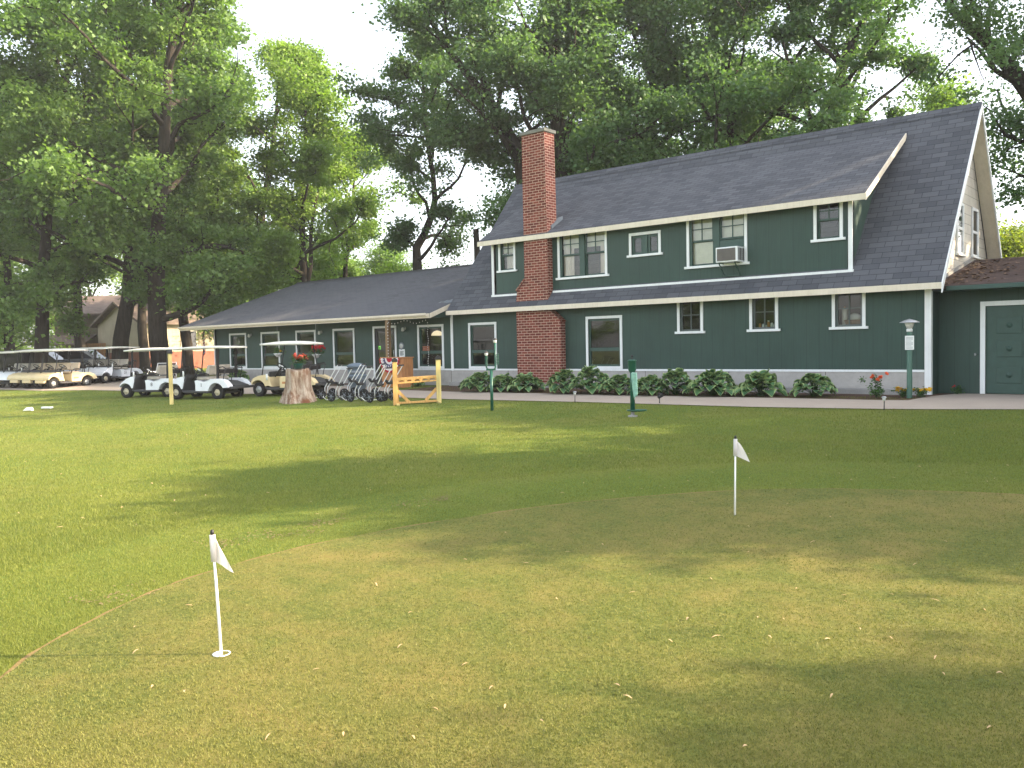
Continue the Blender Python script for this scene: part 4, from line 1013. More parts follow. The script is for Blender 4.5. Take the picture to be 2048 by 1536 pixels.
tag(m.build('sticker', M['lime']), 'small lime green sticker with a faint added glow on the entrance door glass', 'sticker')
# open sign, lamp and goods inside the window next to the entrance
a = wallp(844, 692.5, 0.1); b = wallp(858, 703, 0.1)
n_ = NT('orange_card', 0.7); n_.base((0.78, 0.30, 0.16)); M['orange_card'] = n_.m
o = flat('window_card', 'orange card sign standing inside the window by the entrance', 'sign', a.x, b.x, b.z, a.z, 0.12, 'orange_card')
m = MB()
for k in range(4): z = a.z-0.04-k*0.055; m.box(a.x+0.04, b.x-0.04, 0.114, 0.1155, z-0.012, z+0.008)
m.build('printing', M['flag_red'], o)
a = wallp(869, 668, 0.5)
t = thing('pendant_lamp', 'half-round cream lamp shade seen inside the window by the entrance', 'lamp', (a.x-0.12, 0.75, a.z-0.05))
m = MB(); m.lathe([(0.21,0.0),(0.19,0.07),(0.12,0.14),(0.03,0.17)], 20); n_ = NT('lit_shade', 0.6); n_.base((0.75, 0.62, 0.42)); n_.b.inputs['Emission Color'].default_value = (1, 0.8, 0.5, 1); n_.b.inputs['Emission Strength'].default_value = 0.25; m.build('shade', n_.m, t)
MB().tube([(0,0,0.17),(0,0,2.42-(a.z-0.05))], 0.008, 6).build('cord', M['black'], t)
# bottles and basket on the two right-hand sills
rr = random.Random(9)
for k in range(7):
    x = rb[0]+0.10+k*0.075; hgt = rr.uniform(0.10, 0.20)
    t_ = thing('jar', 'pale jar or carton on the sill of the middle small window', 'jar', (x, 0.22+rr.uniform(-.02,.02), rb[2]+0.02), 0, 'jars on the middle small window sill')
    MB().lathe([(0.028,0),(0.032,0.01),(0.032,hgt*.75),(0.02,hgt*.85)], 10).build('jar_body', M['paper' if k%3 else 'cedar'], t_)
    MB().lathe([(0.023,hgt*.851),(0.023,hgt),(0.02,hgt)], 10).build('lid', M['white' if k%2 else 'charcoal'], t_)
for (w_, r_) in ((wb, rb), (wc, rc)): MB().box(r_[0], r_[1], 0.165, 0.36, r_[2]-0.03, r_[2]+0.018).build('inner_sill', M['white'], w_)
t = thing('basket', 'dark wicker basket with a loaf bag on the sill of the right small window', 'basket', ((rc[0]+rc[1])/2+0.02, 0.26, rc[2]+0.02))
MB().lathe([(0.14,0),(0.19,0.13),(0.18,0.14)], 16, 0, Matrix.Diagonal((1.2,0.5,1,1))).build('bowl', M['old_wood'], t)
MB().ball((0.03,0,0.19), 0.13, 10, 6, 0, (1.1,0.6,0.8)).build('bread_bag', M['frost'], t)
t = thing('paper_roll', 'buff paper roll standing in the right small window', 'paper roll', (rc[0]+0.12, 0.28, rc[2]+0.02))
MB().lathe([(0.06,0),(0.06,0.42),(0.02,0.42)], 14).build('roll', M['blind'], t); MB().lathe([(0.02,0.421),(0.02,0.45)], 10).build('core', M['cedar'], t)

# ------------------------------------------------------------------ air conditioner
t = thing('air_conditioner', 'boxy window air conditioner on a steel bracket in the upper window', 'air conditioner', (-9.63, 0, 3.40))
m = MB(); m.box(-0.29, 0.29, -0.36, 0.10, -0.185, 0.185); m.build('casing', M['white'], t, 0.012)
m = MB(); m.box(-0.25, 0.24, -0.372, -0.361, -0.15, 0.15)
for k in range(22): z = -0.14+k*0.0133; m.box(-0.24, 0.23, -0.378, -0.3725, z, z+0.006)
m.build('condenser_grille', plain('brown_grey_grille', (0.17, 0.155, 0.145), 0.6), t)
m = MB()
for k in range(4): y = -0.30+k*0.085; m.box(0.2905, 0.296, y, y+0.05, -0.15, 0.15)
m.build('side_vents', M['black'], t)
m = MB(); b_ = 0.018
for x in (-0.22, 0.20): m.bar((x,-0.33,-0.19), (x,-0.03,-0.50), b_, 0.03); m.bar((x,-0.34,-0.196), (x,0.0,-0.196), b_, 0.018)
m.bar((-0.22,-0.03,-0.50), (0.20,-0.03,-0.50), 0.02, 0.025); m.build('bracket', M['green_paint'], t)
MB().box(-9.98, -9.33, 0.0, 0.03, 3.60, 3.80).build('filler_panel', M['green_paint'], w4)

# ------------------------------------------------------------------ string lights along the porch post and eave
t = thing('string_lights', 'string of small clear bulbs on the porch post and down the wall', 'string lights', (-21.59, -0.865, 0))
path = [(0.078,-0.07,0.7)] + [(0.08,-0.075,0.7+0.1*k) for k in range(1,15)] + [(0.1+0.085*k, -0.05+0.06*k, 2.13-0.05*math.sin(k*0.9)) for k in range(0,13)] + [(1.05+0.02*math.sin(k), 0.82, 2.1-0.075*k) for k in range(0,20)]
MB().tube(path, 0.004, 4).build('wire', M['black'], t)
bm_ = MB(); bm_.lathe([(0.006,0.0),(0.014,-0.012),(0.013,-0.03),(0.004,-0.038)], 8); b0 = bm_.build('bulb', M['bulb'], t); first = True
for k in range(1, len(path), 1):
    c = b0 if first else b0.copy()
    if not first: COL.objects.link(c); c.parent = t
    first = False; c.location = (path[k][0]+0.012, path[k][1]-0.012, path[k][2])

# ------------------------------------------------------------------ flag on the corner of the wing
fp = Vector((-33.97, -0.36, 0))
t = thing('national_flag', 'limp red, white and blue striped flag on a pole at the far wing corner', 'flag', fp)
MB().tube([(0.215,0.34,1.75),(0.0,0.0,2.36)], 0.014, 8).build('pole', M['white'], t); 
MB().ball((0,0,2.39), 0.03, 10, 6).build('finial', M['alloy'], t)
# hanging cloth: u down the hoist, v across the folds
nu, nv = 26, 20; grid = {}
def clothp(u, v):
    s = 1-0.5*u; fold = math.sin(v*9+u*2.5)*0.055*(0.3+v)
    return Vector((0.03+0.03*math.sin(v*5)+(v-0.3)*0.18*(0.6+0.6*u), -0.02+fold*0.9-(0.1*v), 2.30-1.02*u*0.72-0.62*v*(0.6+0.3*u)))
parts_ = {'stripes_red': MB(), 'stripes_white': MB(), 'canton': MB()}
for i in range(nu):
    for j in range(nv):
        q = [clothp((i+a)/nu, (j+b)/nv) for a, b in ((0,0),(1,0),(1,1),(0,1))]
        k = 'canton' if (i < nu*7/13 and j < nv*0.42) else ('stripes_red' if (i//2) % 2 == 0 else 'stripes_white')
        parts_[k].add(q, [(0,1,2,3)], 0, True)
cl = parts_['stripes_red'].build('cloth', M['flag_red'], t, fixn=False); parts_['stripes_white'].build('stripes_white', M['flag_white'], cl, fixn=False); parts_['canton'].build('canton', M['flag_blue'], cl, fixn=False)

# ------------------------------------------------------------------ lamp post with notice
p = on_ground(1819, 17.75); p.z = gz(p.y)
t = thing('lamp_post', 'short green lamp post with conical metal hat before the right house corner', 'lamp post', p)
MB().lathe([(0.065,-0.05),(0.055,0.05),(0.052,1.38),(0.045,1.385)], 14).build('post', M['lamp_green'], t)
m = MB(); m.lathe([(0.05,1.386),(0.06,1.395),(0.06,1.44),(0.045,1.45)], 14); m.build('collar', M['white'], t)
MB().lathe([(0.05,1.451),(0.095,1.56),(0.085,1.575)], 16).build('lens', M['frost'], t)
MB().lathe([(0.195,1.575),(0.19,1.585),(0.10,1.625),(0.02,1.65),(0.001,1.655)], 20).build('hat', M['steel'], t)
nd = thing('notice', 'white typed notice fixed to the green lamp post', 'notice', (p.x, p.y, p.z+1.16), R_(15))
MB().box(-0.085,0.085,-0.066,-0.061,-0.145,0.145).build('sheet', M['paper'], nd)
m = MB()
for k in range(10): z = 0.11-k*0.025; m.box(-0.065, 0.065-0.03*(k%4==3), -0.0675, -0.0665, z-0.004, z+0.004)
m.build('printing', M['ink'], nd)

# ------------------------------------------------------------------ forked green post (left) and ball washer (right)
p = on_ground(982, 18.9)
t = thing('forked_post', 'slim dark green post with two upright arms holding small cups', 'post', p, R_(38))
MB().lathe([(0.035,-0.05),(0.033,0.90),(0.03,0.90)], 12).build('pole', M['post_green'], t)
m = MB(); m.tube([(-0.105,0,1.22),(-0.105,0,0.98),(-0.085,0,0.93),(-0.03,0,0.91),(0.03,0,0.91),(0.085,0,0.93),(0.095,0,0.98),(0.095,0,1.50)], 0.019, 8); m.bar((-0.11,0,0.915), (0.10,0,0.915), 0.05, 0.035); m.build('fork', M['post_green'], t)
for x, z in ((-0.105, 1.22), (0.095, 1.50)):
    c = MB(); c.lathe([(0.02,z),(0.035,z+0.015),(0.042,z+0.06),(0.036,z+0.065)], 12, 0, Matrix.Translation((x,0,0))); cu = c.build('cup', M['frost'], t)
    MB().lathe([(0.055,z+0.066),(0.055,z+0.075),(0.03,z+0.09),(0.012,z+0.11)], 12, 0, Matrix.Translation((x,0,0))).build('cup_lid', M['charcoal'], cu)
for x, z0, z1 in ((-0.105, 1.0, 1.20), (0.135, 1.02, 1.26)):
    m = MB(); n = 60; m.tube([(x+0.035*math.cos(i*0.75), 0.035*math.sin(i*0.75), z0+(z1-z0)*i/n) for i in range(n+1)], 0.006, 5); m.build('spring', M['post_green'], t)
p = on_ground(1264, 16.6)
t = thing('ball_washer', 'dark green golf ball washer on a post with a foot tray', 'ball washer', p, R_(34))
MB().lathe([(0.10,-0.02),(0.09,0.03),(0.035,0.04),(0.035,0.10)], 14).build('base', M['conc_grey'], t)
MB().lathe([(0.045,0.10),(0.045,0.86),(0.04,0.87)], 14).build('pole', M['post_green'], t)
m = MB(); m.lathe([(0.09,0.0),(0.165,0.015),(0.175,0.04),(0.16,0.042),(0.09,0.02)], 20, 0, Matrix.Translation((0.08,-0.01,0.10)) @ Matrix.Diagonal((1.15,0.7,1,1))); m.build('foot_tray', M['post_green'], t)
m = MB(); m.lathe([(0.03,0.84),(0.055,0.87),(0.07,0.90),(0.078,0.92),(0.080,1.08),(0.086,1.085),(0.086,1.105),(0.05,1.115)], 18); m.build('washer_drum', M['post_green'], t)
m = MB(); m.tube([(0,0,1.11),(0,0,1.165)], 0.010, 8); m.ball((0,0,1.18), 0.024, 10, 6); m.build('plunger_knob', M['black'], t)
t2 = thing('towel', 'pale teal towel hanging from the ball washer post', 'towel', (p.x, p.y, p.z), R_(30))
nu, nv = 14, 18; vs = []; fs = []
for i in range(nu+1):
    for j in range(nv+1):
        u = i/nu; v = j/nv-0.5; wdt = 0.09+0.02*math.sin(u*3)
        x = 0.035+0.03*u+v*wdt*(1.15-0.45*u); y = -0.062-0.022*math.sin(v*22+u*1.5)*(0.4+0.6*u)
        vs.append((x, y, 0.86-0.46*u*(1-0.15*v) - 0.05*abs(v)*u + 0.01*math.sin(v*30)))
for i in range(nu):
    for j in range(nv): a = i*(nv+1)+j; fs.append((a, a+1, a+nv+2, a+nv+1))
m = MB().add(vs, fs, 0, True); o = m.build('cloth', M['towel'], t2, fixn=False); sd_ = o.modifiers.new('thick', 'SOLIDIFY'); sd_.thickness = 0.006
MB().tube([(0.0,-0.045,0.87),(0.02,-0.062,0.86)], 0.008, 6).build('hook', M['steel'], t2)

# ------------------------------------------------------------------ small path lights
def solar(label, px, D, grp='solar path lights'):
    p = on_ground(px, D); t = thing('path_light', label, 'path light', p, 0, grp)
    MB().tube([(0,0,-0.05),(0.004,0,0.17)], 0.009, 8).build('stake', M['black'], t)
    MB().lathe([(0.022,0.17),(0.034,0.235),(0.03,0.236)], 12).build('lens', M['frost'], t)
    MB().lathe([(0.048,0.237),(0.048,0.245),(0.02,0.262)], 14).build('cap', M['steel'], t)
solar('small solar stake light at the path edge, left of the ball washer', 1148.5, 20.0)
solar('small solar stake light at the path edge below the lamp post', 1768, 15.9)
p = on_ground(1318, 18.8); t = thing('spotlight', 'little black garden spotlight on a stake at the path edge', 'spotlight', p, R_(-35))
MB().tube([(0,0,-0.05),(0.0,0,0.13)], 0.011, 8).build('stake', M['black'], t)
m = MB(); m.lathe([(0.03,-0.05),(0.05,0.02),(0.055,0.05),(0.05,0.055)], 14, 0, Matrix.Translation((0,0.01,0.17)) @ Matrix.Rotation(R_(-50), 4, 'X')); m.build('lamp_head', M['black'], t)
MB().box(-0.055,0.055,-0.02,0.07,0.215,0.228).build('solar_panel', M['charcoal'], t)

# ------------------------------------------------------------------ white tee markers, putting flags
for i, (px, py, lab, s, D) in enumerate(((52, 823, 'white wedge-shaped marker block on the far left lawn', (0.26,0.14,0.09), 24.4), (90, 820, 'flat white marker slab beside the wedge on the far left lawn', (0.30,0.13,0.05), 24.9))):
    p = on_ground(px, D); t = thing('tee_marker', lab, 'marker', (p.x, p.y, p.z+0.02), R_(40-8*i))
    m = MB()
    if i == 0: m.prism([(-s[0]/2,0),(s[0]/2,0),(s[0]/2-0.04,s[2]),(-0.02,s[2])], -s[1]/2, s[1]/2)
    else: m.box(-s[0]/2,s[0]/2,-s[1]/2,s[1]/2,0,s[2])
    m.build('block', M['white'], t, 0.008)
GREEN_DROP = 0.0
def putting_flag(label, px, D, top, lean, cup_vis, rz, fl):
    p = on_ground(px, D); p.z += 0.006
    t = thing('putting_flag', label, 'golf flag', p, rz, 'putting flags')
    hgt = 0.735
    MB().tube([(0,0,-0.05),(lean*0.5,0,hgt*0.5),(lean,0,hgt)], [0.0095,0.0085,0.0075], 10).build('pole', M['white_tube'], t)
    MB().lathe([(0.011,hgt-0.002),(0.012,hgt+0.012),(0.008,hgt+0.026),(0.001,hgt+0.029)], 10, 0, Matrix.Translation((lean,0,0))).build('knob', M['black'], t)
    nu, nv = 10, 12; vs = []; fs = []
    for i in range(nu+1):
        for j in range(nv+1):
            u = i/nu; v = j/nv                 # u across, v down
            x = lean + 0.004 + fl[0]*u*(0.18+0.82*v**0.8) - 0.009*(1-u)
            z = hgt-0.006 - 0.155*v*(1-0.0*u) - fl[1]*u*(0.25+0.75*v)*0.6 - 0.02*u
            y = 0.020*math.sin(u*4.2+v*1.2)*(0.4+u) - 0.006*(1-u)
            vs.append((x, y, z))
    for i in range(nu):
        for j in range(nv): a = i*(nv+1)+j; fs.append((a, a+1, a+nv+2, a+nv+1))
    MB().add(vs, fs, 0, True).build('cloth', FLAGCLOTH, t, fixn=False)
    # sleeve round the pole
    MB().tube([(lean*0.79,0,hgt-0.165),(lean,0,hgt-0.004)], 0.018, 10).build('sleeve', FLAGCLOTH, t)
    if cup_vis:
        MB().lathe([(0.052,0.001),(0.054,0.006),(0.044,0.007),(0.044,0.002)], 20).build('cup', M['white_tube'], t)
        MB().lathe([(0.052,0.0),(0.052,0.0012)], 20, 0, Matrix.Translation((0.028,0.05,0))).build('hole', M['black'], t)
    return t
n_ = NT('flag_cloth', 0.85, 0.1); n_.base((0.80, 0.77, 0.76)); tr_ = n_.n('BsdfTranslucent'); tr_.inputs[0].default_value = (0.8, 0.77, 0.75, 1)
mx_ = n_.n('MixShader'); mx_.inputs[0].default_value = 0.4; n_.l(n_.b.outputs[0], mx_.inputs[1]); n_.l(tr_.outputs[0], mx_.inputs[2]); n_.l(mx_.outputs[0], n_.t.nodes['Material Output'].inputs[0]); FLAGCLOTH = n_.m
ry = -YAW
putting_flag('white putting flag in front at the left edge of the green', 422, 5.1, 1070, -0.030, True, R_(40), (0.125, 0.085))
putting_flag('white putting flag farther back on the right of the green', 1467, 8.1, 882, 0.012, False, R_(40), (0.125, 0.075))
# ------------------------------------------------------------------ ground, path, green
from mathutils import noise as mnoise
GREEN = [(-4.2,-20.6),(-5.0,-18.9),(-5.39,-18.24),(-5.75,-17.89),(-5.96,-17.52),(-6.27,-16.94),(-6.39,-16.42),(-6.41,-15.7),(-6.29,-14.96),(-5.95,-13.98),(-5.33,-12.71),(-4.23,-11.45),(-3.58,-10.98),(-2.67,-10.59),(-1.59,-10.27),(0.5,-10.2),(2.6,-11.0),(4.0,-12.8),(4.6,-15.5),(4.0,-18.5),(2.0,-21.0),(-1.0,-22.0),(-3.0,-21.6)]
def smooth_poly(P, it=3):
    for _ in range(it):
        Q = []
        for i in range(len(P)):
            a, b = P[i], P[(i+1) % len(P)]
            Q += [(a[0]*.75+b[0]*.25, a[1]*.75+b[1]*.25), (a[0]*.25+b[0]*.75, a[1]*.25+b[1]*.75)]
        P = Q
    return P
GREEN = smooth_poly(GREEN, 2)
GP = np.array(GREEN)
def in_poly(P, x, y):
    """vectorised point in polygon"""
    inside = np.zeros(len(x), bool); n = len(P); j = n-1
    for i in range(n):
        xi, yi = P[i]; xj, yj = P[j]
        c = ((yi > y) != (yj > y)) & (x < (xj-xi)*(y-yi)/(yj-yi+1e-12)+xi); inside ^= c; j = i
    return inside
def gz_np(y):
    d = -y-1.0; return -0.036*np.minimum(0.5*(d+np.sqrt(d*d+0.08)), 45.0)

def mk_turf(name, cols, dry, fine_scale, patch_scale, dry_amt, bumpd):
    n = NT(name, 0.9, 0.15); o = n.coord()
    f = n.noise(o, fine_scale, 6, 0.75); f2 = n.noise(o, fine_scale*4.5, 3, 0.7); p1 = n.noise(o, patch_scale, 5, 0.6); p2 = n.noise(o, patch_scale*4.3, 4, 0.65)
    c = n.ramp(n.math('ADD', n.math('MULTIPLY', f, 0.55), n.math('MULTIPLY', f2, 0.45)), [(0.36, cols[0]), (0.50, cols[1]), (0.64, cols[2])])
    d = n.ramp(n.math('ADD', n.math('MULTIPLY', p1, 0.62), n.math('MULTIPLY', p2, 0.38)), [(0.44, (0, 0, 0)), (0.66, (dry_amt,)*3)])
    pit = n.noise(o, fine_scale*1.35, 2, 0.5); pit = n.ramp(pit, [(0.30, (0.62, 0.62, 0.62)), (0.42, (0, 0, 0))])
    c = n.mix(pit, c, tuple(v*0.45 for v in cols[0]))
    n.base(n.mix(d, c, n.mix(0.6, c, dry))); n.bump(n.mix(0.5, f, f2), 0.7, bumpd); return n
M['lawn'] = mk_turf('lawn_turf', ((0.058, 0.085, 0.016), (0.105, 0.155, 0.026), (0.160, 0.210, 0.040)), (0.27, 0.22, 0.062), 26, 0.55, 0.7, 0.03).m
M['green'] = mk_turf('putting_turf', ((0.046, 0.065, 0.014), (0.101, 0.117, 0.026), (0.176, 0.180, 0.043)), (0.245, 0.180, 0.060), 26, 0.8, 1.0, 0.012).m

def grid_axis(lo, hi, near, step_near, growth):
    a = [0.0]; s = step_near
    while a[-1] < max(abs(lo), abs(hi)):
        a.append(a[-1]+s)
        if a[-1] > near: s *= growth
    pos = [v for v in a if v <= hi]; neg = [-v for v in a[1:] if -v >= lo]
    return sorted(neg+pos)
gx = [v-8 for v in grid_axis(-480, 480, 40, 2.0, 1.3)]; gy = [v-10 for v in grid_axis(-480, 480, 30, 1.0, 1.3)]
vs = [(x, y, gz(y)) for y in gy for x in gx]; W_ = len(gx)
fs = [(j*W_+i, j*W_+i+1, (j+1)*W_+i+1, (j+1)*W_+i) for j in range(len(gy)-1) for i in range(W_-1)]
tag(MB().add(vs, fs, 0, True).build('lawn', M['lawn'], fixn=False), kind='structure')
# putting green: a sheet that follows the slope, 4 mm proud, inside a narrow dry edge ring
def sheet(name, poly, mat, lift, step=0.5):
    b = bmesh.new(); vv = [b.verts.new((x, y, 0)) for x, y in poly]; b.faces.new(vv)
    ys = [p[1] for p in poly]; y = math.floor(min(ys))
    while y < max(ys):
        bmesh.ops.bisect_plane(b, geom=b.verts[:]+b.edges[:]+b.faces[:], plane_co=(0, y, 0), plane_no=(0, 1, 0)); y += step
    for v in b.verts: v.co.z = gz(v.co.y)+lift
    bmesh.ops.recalc_face_normals(b, faces=b.faces)
    me = bpy.data.meshes.new(name); b.to_mesh(me); b.free()
    if me.polygons[0].normal.z < 0: me.flip_normals()
    me.materials.append(mat); metre_uv(me); o = bpy.data.objects.new(name, me); COL.objects.link(o); return tag(o, kind='structure')
def offset_poly(P, d):
    P = np.array(P); a = np.roll(P, 1, 0); b = np.roll(P, -1, 0); t = b-a; t /= np.linalg.norm(t, axis=1)[:, None]
    n = np.stack([t[:, 1], -t[:, 0]], 1); area = 0.5*np.sum(P[:, 0]*np.roll(P[:, 1], -1)-np.roll(P[:, 0], -1)*P[:, 1])
    return P + n*d*(1 if area > 0 else -1)
rngw = np.random.default_rng(4)
ring = offset_poly(GREEN, 0.03) + rngw.normal(0, 0.014, (len(GREEN), 2))
M['edge'] = mk_turf('bare_edge_soil', ((0.11, 0.075, 0.03), (0.20, 0.135, 0.055), (0.18, 0.17, 0.055)), (0.27, 0.18, 0.08), 30, 2.0, 0.8, 0.01).m
sheet('bare_edge', [tuple(p) for p in ring], M['edge'], 0.004)
sheet('putting_green', GREEN, M['green'], 0.008)
# concrete path, forecourt and flower bed
back = [(-5.05,-1.62),(-5.57,-1.73),(-8.38,-1.82),(-11.47,-2.10),(-13.93,-2.12),(-17.25,-2.30),(-19.6,-2.2)]
path = [(-2.0,-2.55),(-2.9,-2.72),(-4.2,-3.10),(-5.09,-3.32),(-7.51,-3.66),(-10.47,-3.74),(-11.78,-3.78),(-15.56,-4.1),(-21.1,-4.1),(-24.5,-4.6),(-27.5,-4.75),(-34.2,-5.2),(-36.8,-6.0),(-47,-6.6),(-47,1.2),(-36.5,1.2),(-34.6,-0.6),(-33.6,-1.35),(-26.0,-1.45),(-21.0,-1.5),(-19.6,-2.2)] + back[::-1][1:] + [(-4.85,-0.35),(-4.62,0.62),(4.2,0.62),(4.2,-2.2),(0.5,-2.4)]
sheet('path', path, M['concrete'], 0.016)
bed = [(-19.4,-0.02)] + [(x, y+0.0) for x, y in back[::-1]] + [(-4.87,-0.40),(-4.62,0.60),(-5.04,0.64),(-5.04,-0.02)]
bd = sheet('flower_bed', bed, M['soil'], 0.010)
sheet('wing_bed', [(-33.6,-0.02),(-33.6,-1.33),(-26.0,-1.43),(-23.7,-1.47),(-23.7,-0.02)], M['soil'], 0.010)

# ------------------------------------------------------------------ grass blades (nobody could count them)
def blades(name, N, region, hgt, wid, mat, dmin, dmax, seed, lift, spread=0.36, collar=False):
    g = np.random.default_rng(seed)
    # depth density falls with the square of the distance so that far turf stays light
    u = g.random(N*3); D = 1/(1/dmin + u*(1/dmax-1/dmin)); a = (g.random(N*3)*2-1)*(0.66*D+0.3)
    w = g.random(N*3) < 1.0
    x = CAM.x + FWH[0]*D + RTH[0]*a; y = CAM.y + FWH[1]*D + RTH[1]*a
    ok = region(x, y); x = x[ok][:N]; y = y[ok][:N]; D = D[ok][:N]; n = len(x)
    z = gz_np(y)+lift; h = hgt*(0.55+0.75*g.random(n)); wd = wid*(0.8+0.5*g.random(n))*(0.55+D/9.0)
    if collar:
        k = near_ring(x, y); h = h*(1-0.42*k)
    az = g.random(n)*2*np.pi; lean = spread*(0.4+1.2*g.random(n))*h; la = g.random(n)*2*np.pi
    dx, dy = np.cos(az)*wd/2, np.sin(az)*wd/2
    v = np.zeros((n, 3, 3)); v[:, 0] = np.stack([x-dx, y-dy, z-0.004], 1); v[:, 1] = np.stack([x+dx, y+dy, z-0.004], 1)
    v[:, 2] = np.stack([x+np.cos(la)*lean, y+np.sin(la)*lean, z+h], 1)
    big = np.array([mnoise.noise(Vector((xx*0.9, yy*0.9, 0)))*0.5+0.5 for xx, yy in zip(x[::50], y[::50])]).repeat(50)[:n] if False else 0.5
    tone = np.clip(g.random(n)*0.9+0.05 + (0.10*k if collar else 0), 0, 1)
    me = arr_mesh(name, v.reshape(-1, 3), np.arange(n*3).reshape(n, 3), mat, tone)
    return tag(link_mesh(name, me), kind='stuff')
FWH = np.array([FW.x, FW.y]); FWH /= np.linalg.norm(FWH); RTH = np.array([FWH[1], -FWH[0]])
BL = mk_leaf('grass_blade', (0.066, 0.098, 0.017), (0.235, 0.255, 0.048), 0.30, 0.6)
BG = mk_leaf('green_blade', (0.056, 0.077, 0.015), (0.228, 0.222, 0.052), 0.25, 0.6)
PATHP = np.array(path); BEDP = np.array(bed)
def near_ring(x, y):
    d = np.full(len(x), 9.0)
    for i in range(0, len(ring), 2): d = np.minimum(d, np.hypot(x-ring[i][0], y-ring[i][1]))
    return np.clip((1.75-d)/0.12, 0, 1)
PATCH = []
for px, py, r1_, r2_ in ((520,1074,0.26,0.10),(600,1062,0.20,0.08),(655,1043,0.13,0.06),(830,1012,0.24,0.09),(440,1090,0.2,0.06),(240,1190,0.22,0.08),(880,1000,0.12,0.05),(1030,1225,0.0,0.0)):
    if not r1_: continue
    d_ = (FW + RT*((px-1024)/FPX) - UP*((py-768)/FPX)); s_2 = 6.0
    for _ in range(60): q_ = CAM + d_*s_2; s_2 = (gz(q_.y)-CAM.z)/d_.z
    q_ = CAM + d_*s_2; rp = random.Random(px)
    for _b in range(9):
        u_, v_ = rp.gauss(0, 0.5)*r1_, rp.gauss(0, 0.5)*r2_*3; s_b = rp.uniform(0.10, 0.32)
        bx, by = q_.x + RTH[0]*u_ + FWH[0]*v_, q_.y + RTH[1]*u_ + FWH[1]*v_
        PATCH.append([(bx + RTH[0]*r1_*s_b*math.cos(a)*k + FWH[0]*r2_*3*s_b*math.sin(a)*k, by + RTH[1]*r1_*s_b*math.cos(a)*k + FWH[1]*r2_*3*s_b*math.sin(a)*k) for a, k in [(2*math.pi*i_/16, rp.uniform(0.75,1.15)) for i_ in range(16)]])
def lawn_region(x, y):
    r = ~in_poly(ring, x, y) & ~in_poly(path, x, y) & (y < -1.0)
    g_ = np.random.default_rng(77)
    for P_ in PATCH: r &= ~(in_poly(P_, x, y) & (g_.random(len(x)) < 0.45))
    return r
M['patch'] = mk_turf('thin_dry_turf', ((0.12, 0.095, 0.045), (0.20, 0.155, 0.075), (0.20, 0.17, 0.08)), (0.26, 0.20, 0.10), 30, 2.0, 0.8, 0.01).m
fl_ = MB(); rp = random.Random(5)
for P_ in PATCH:
    cx_ = sum(p[0] for p in P_)/len(P_); cy_ = sum(p[1] for p in P_)/len(P_); sx_ = max(abs(p[0]-cx_) for p in P_); sy_ = max(abs(p[1]-cy_) for p in P_)
    for _k in range(9):
        x_, y_ = cx_+rp.gauss(0, sx_*1.6), cy_+rp.gauss(0, sy_*1.6); r_ = rp.uniform(0.005, 0.016); z_ = gz(y_)+rp.uniform(0.006, 0.018); a_ = rp.uniform(0, 6.28)
        fl_.add([(x_+r_*rp.uniform(.5,1.2)*math.cos(a_+1.26*q), y_+r_*rp.uniform(.5,1.2)*math.sin(a_+1.26*q), z_+rp.uniform(0,.006)) for q in range(5)], [(0,1,2,3,4)])
tag(fl_.build('bare_soil', M['patch'], fixn=False), 'scuffed brown crumbs of bare soil in the lawn beside the putting green', 'soil', kind='stuff')
o = blades('lawn_grass', 620000, lawn_region, 0.028, 0.0030, BL, 4.2, 34.0, 1, 0.0, 0.6, True); tag(o, 'mown lawn grass between the putting green and the path', 'grass')
o = blades('green_grass', 300000, lambda x, y: in_poly(GREEN, x, y), 0.011, 0.0046, BG, 3.2, 11.0, 2, 0.008, 0.8); tag(o, 'very short dry turf of the putting green', 'grass')

# fallen seeds and dry leaves: each one a thing
rr = random.Random(21)
def dry_leaf(L, w, curl):
    m = MB(); n = 5; vs = []; fs = []
    for i in range(n+1):
        t = i/n; ww = w*math.sin(math.pi*min(1, 0.12+t*0.86))**0.8*(0.55+0.45*t); zz = curl*math.sin(t*3.0)+0.003
        vs += [(L*(t-.5), -ww, zz+0.35*ww), (L*(t-.5), 0, zz), (L*(t-.5), ww, zz+0.25*ww)]
    for i in range(n): a = i*3; fs += [(a,a+1,a+4,a+3),(a+1,a+2,a+5,a+4)]
    o = m.add(vs, fs, 0, True).build('dry_leaf', M['dead_leaf'], fixn=False); me = o.data; bpy.data.objects.remove(o); return me
DL = [dry_leaf(0.050,0.0075,0.006), dry_leaf(0.040,0.0065,0.004), dry_leaf(0.034,0.010,0.008), dry_leaf(0.058,0.006,0.005)]
spots = [(983,1377),(870,1419),(1083,1443),(826,1477),(536,1475),(1255,1396),(1234,1372),(1491,1496),(1655,1280),(1720,1259),(1886,1349),(1871,1317),(1687,1192),(1783,1190),(1515,1236),(1566,1240),(1432,1275),(1340,1283),(1376,1240),(1539,1275),(1663,1393),(1780,1277),(1689,1204),(1967,1221),(2000,1350),(1981,1459),(1870,1202),(1593,1178),(1457,1180),(1264,1186),(1112,1199),(1168,1203),(1497,1105),(1496,1054),(1478,1043),(1384,1005),(1418,1029),(1576,1009),(1642,1029),(1660,1035),(1626,1085),(1891,1084),(800,1294),(930,1330),(632,1340),(687,1470),(370,1385),(305,1375),(272,1305),(378,1212),(460,1184),(270,1255),(820,1226),(1135,1105),(1052,1128),(1010,1066),(1205,1090),(1940,1010),(1740,1060),(1830,1130),(1010,1415),(752,1170),(930,1120),(1300,1150),(1420,1160),(1350,1070)]
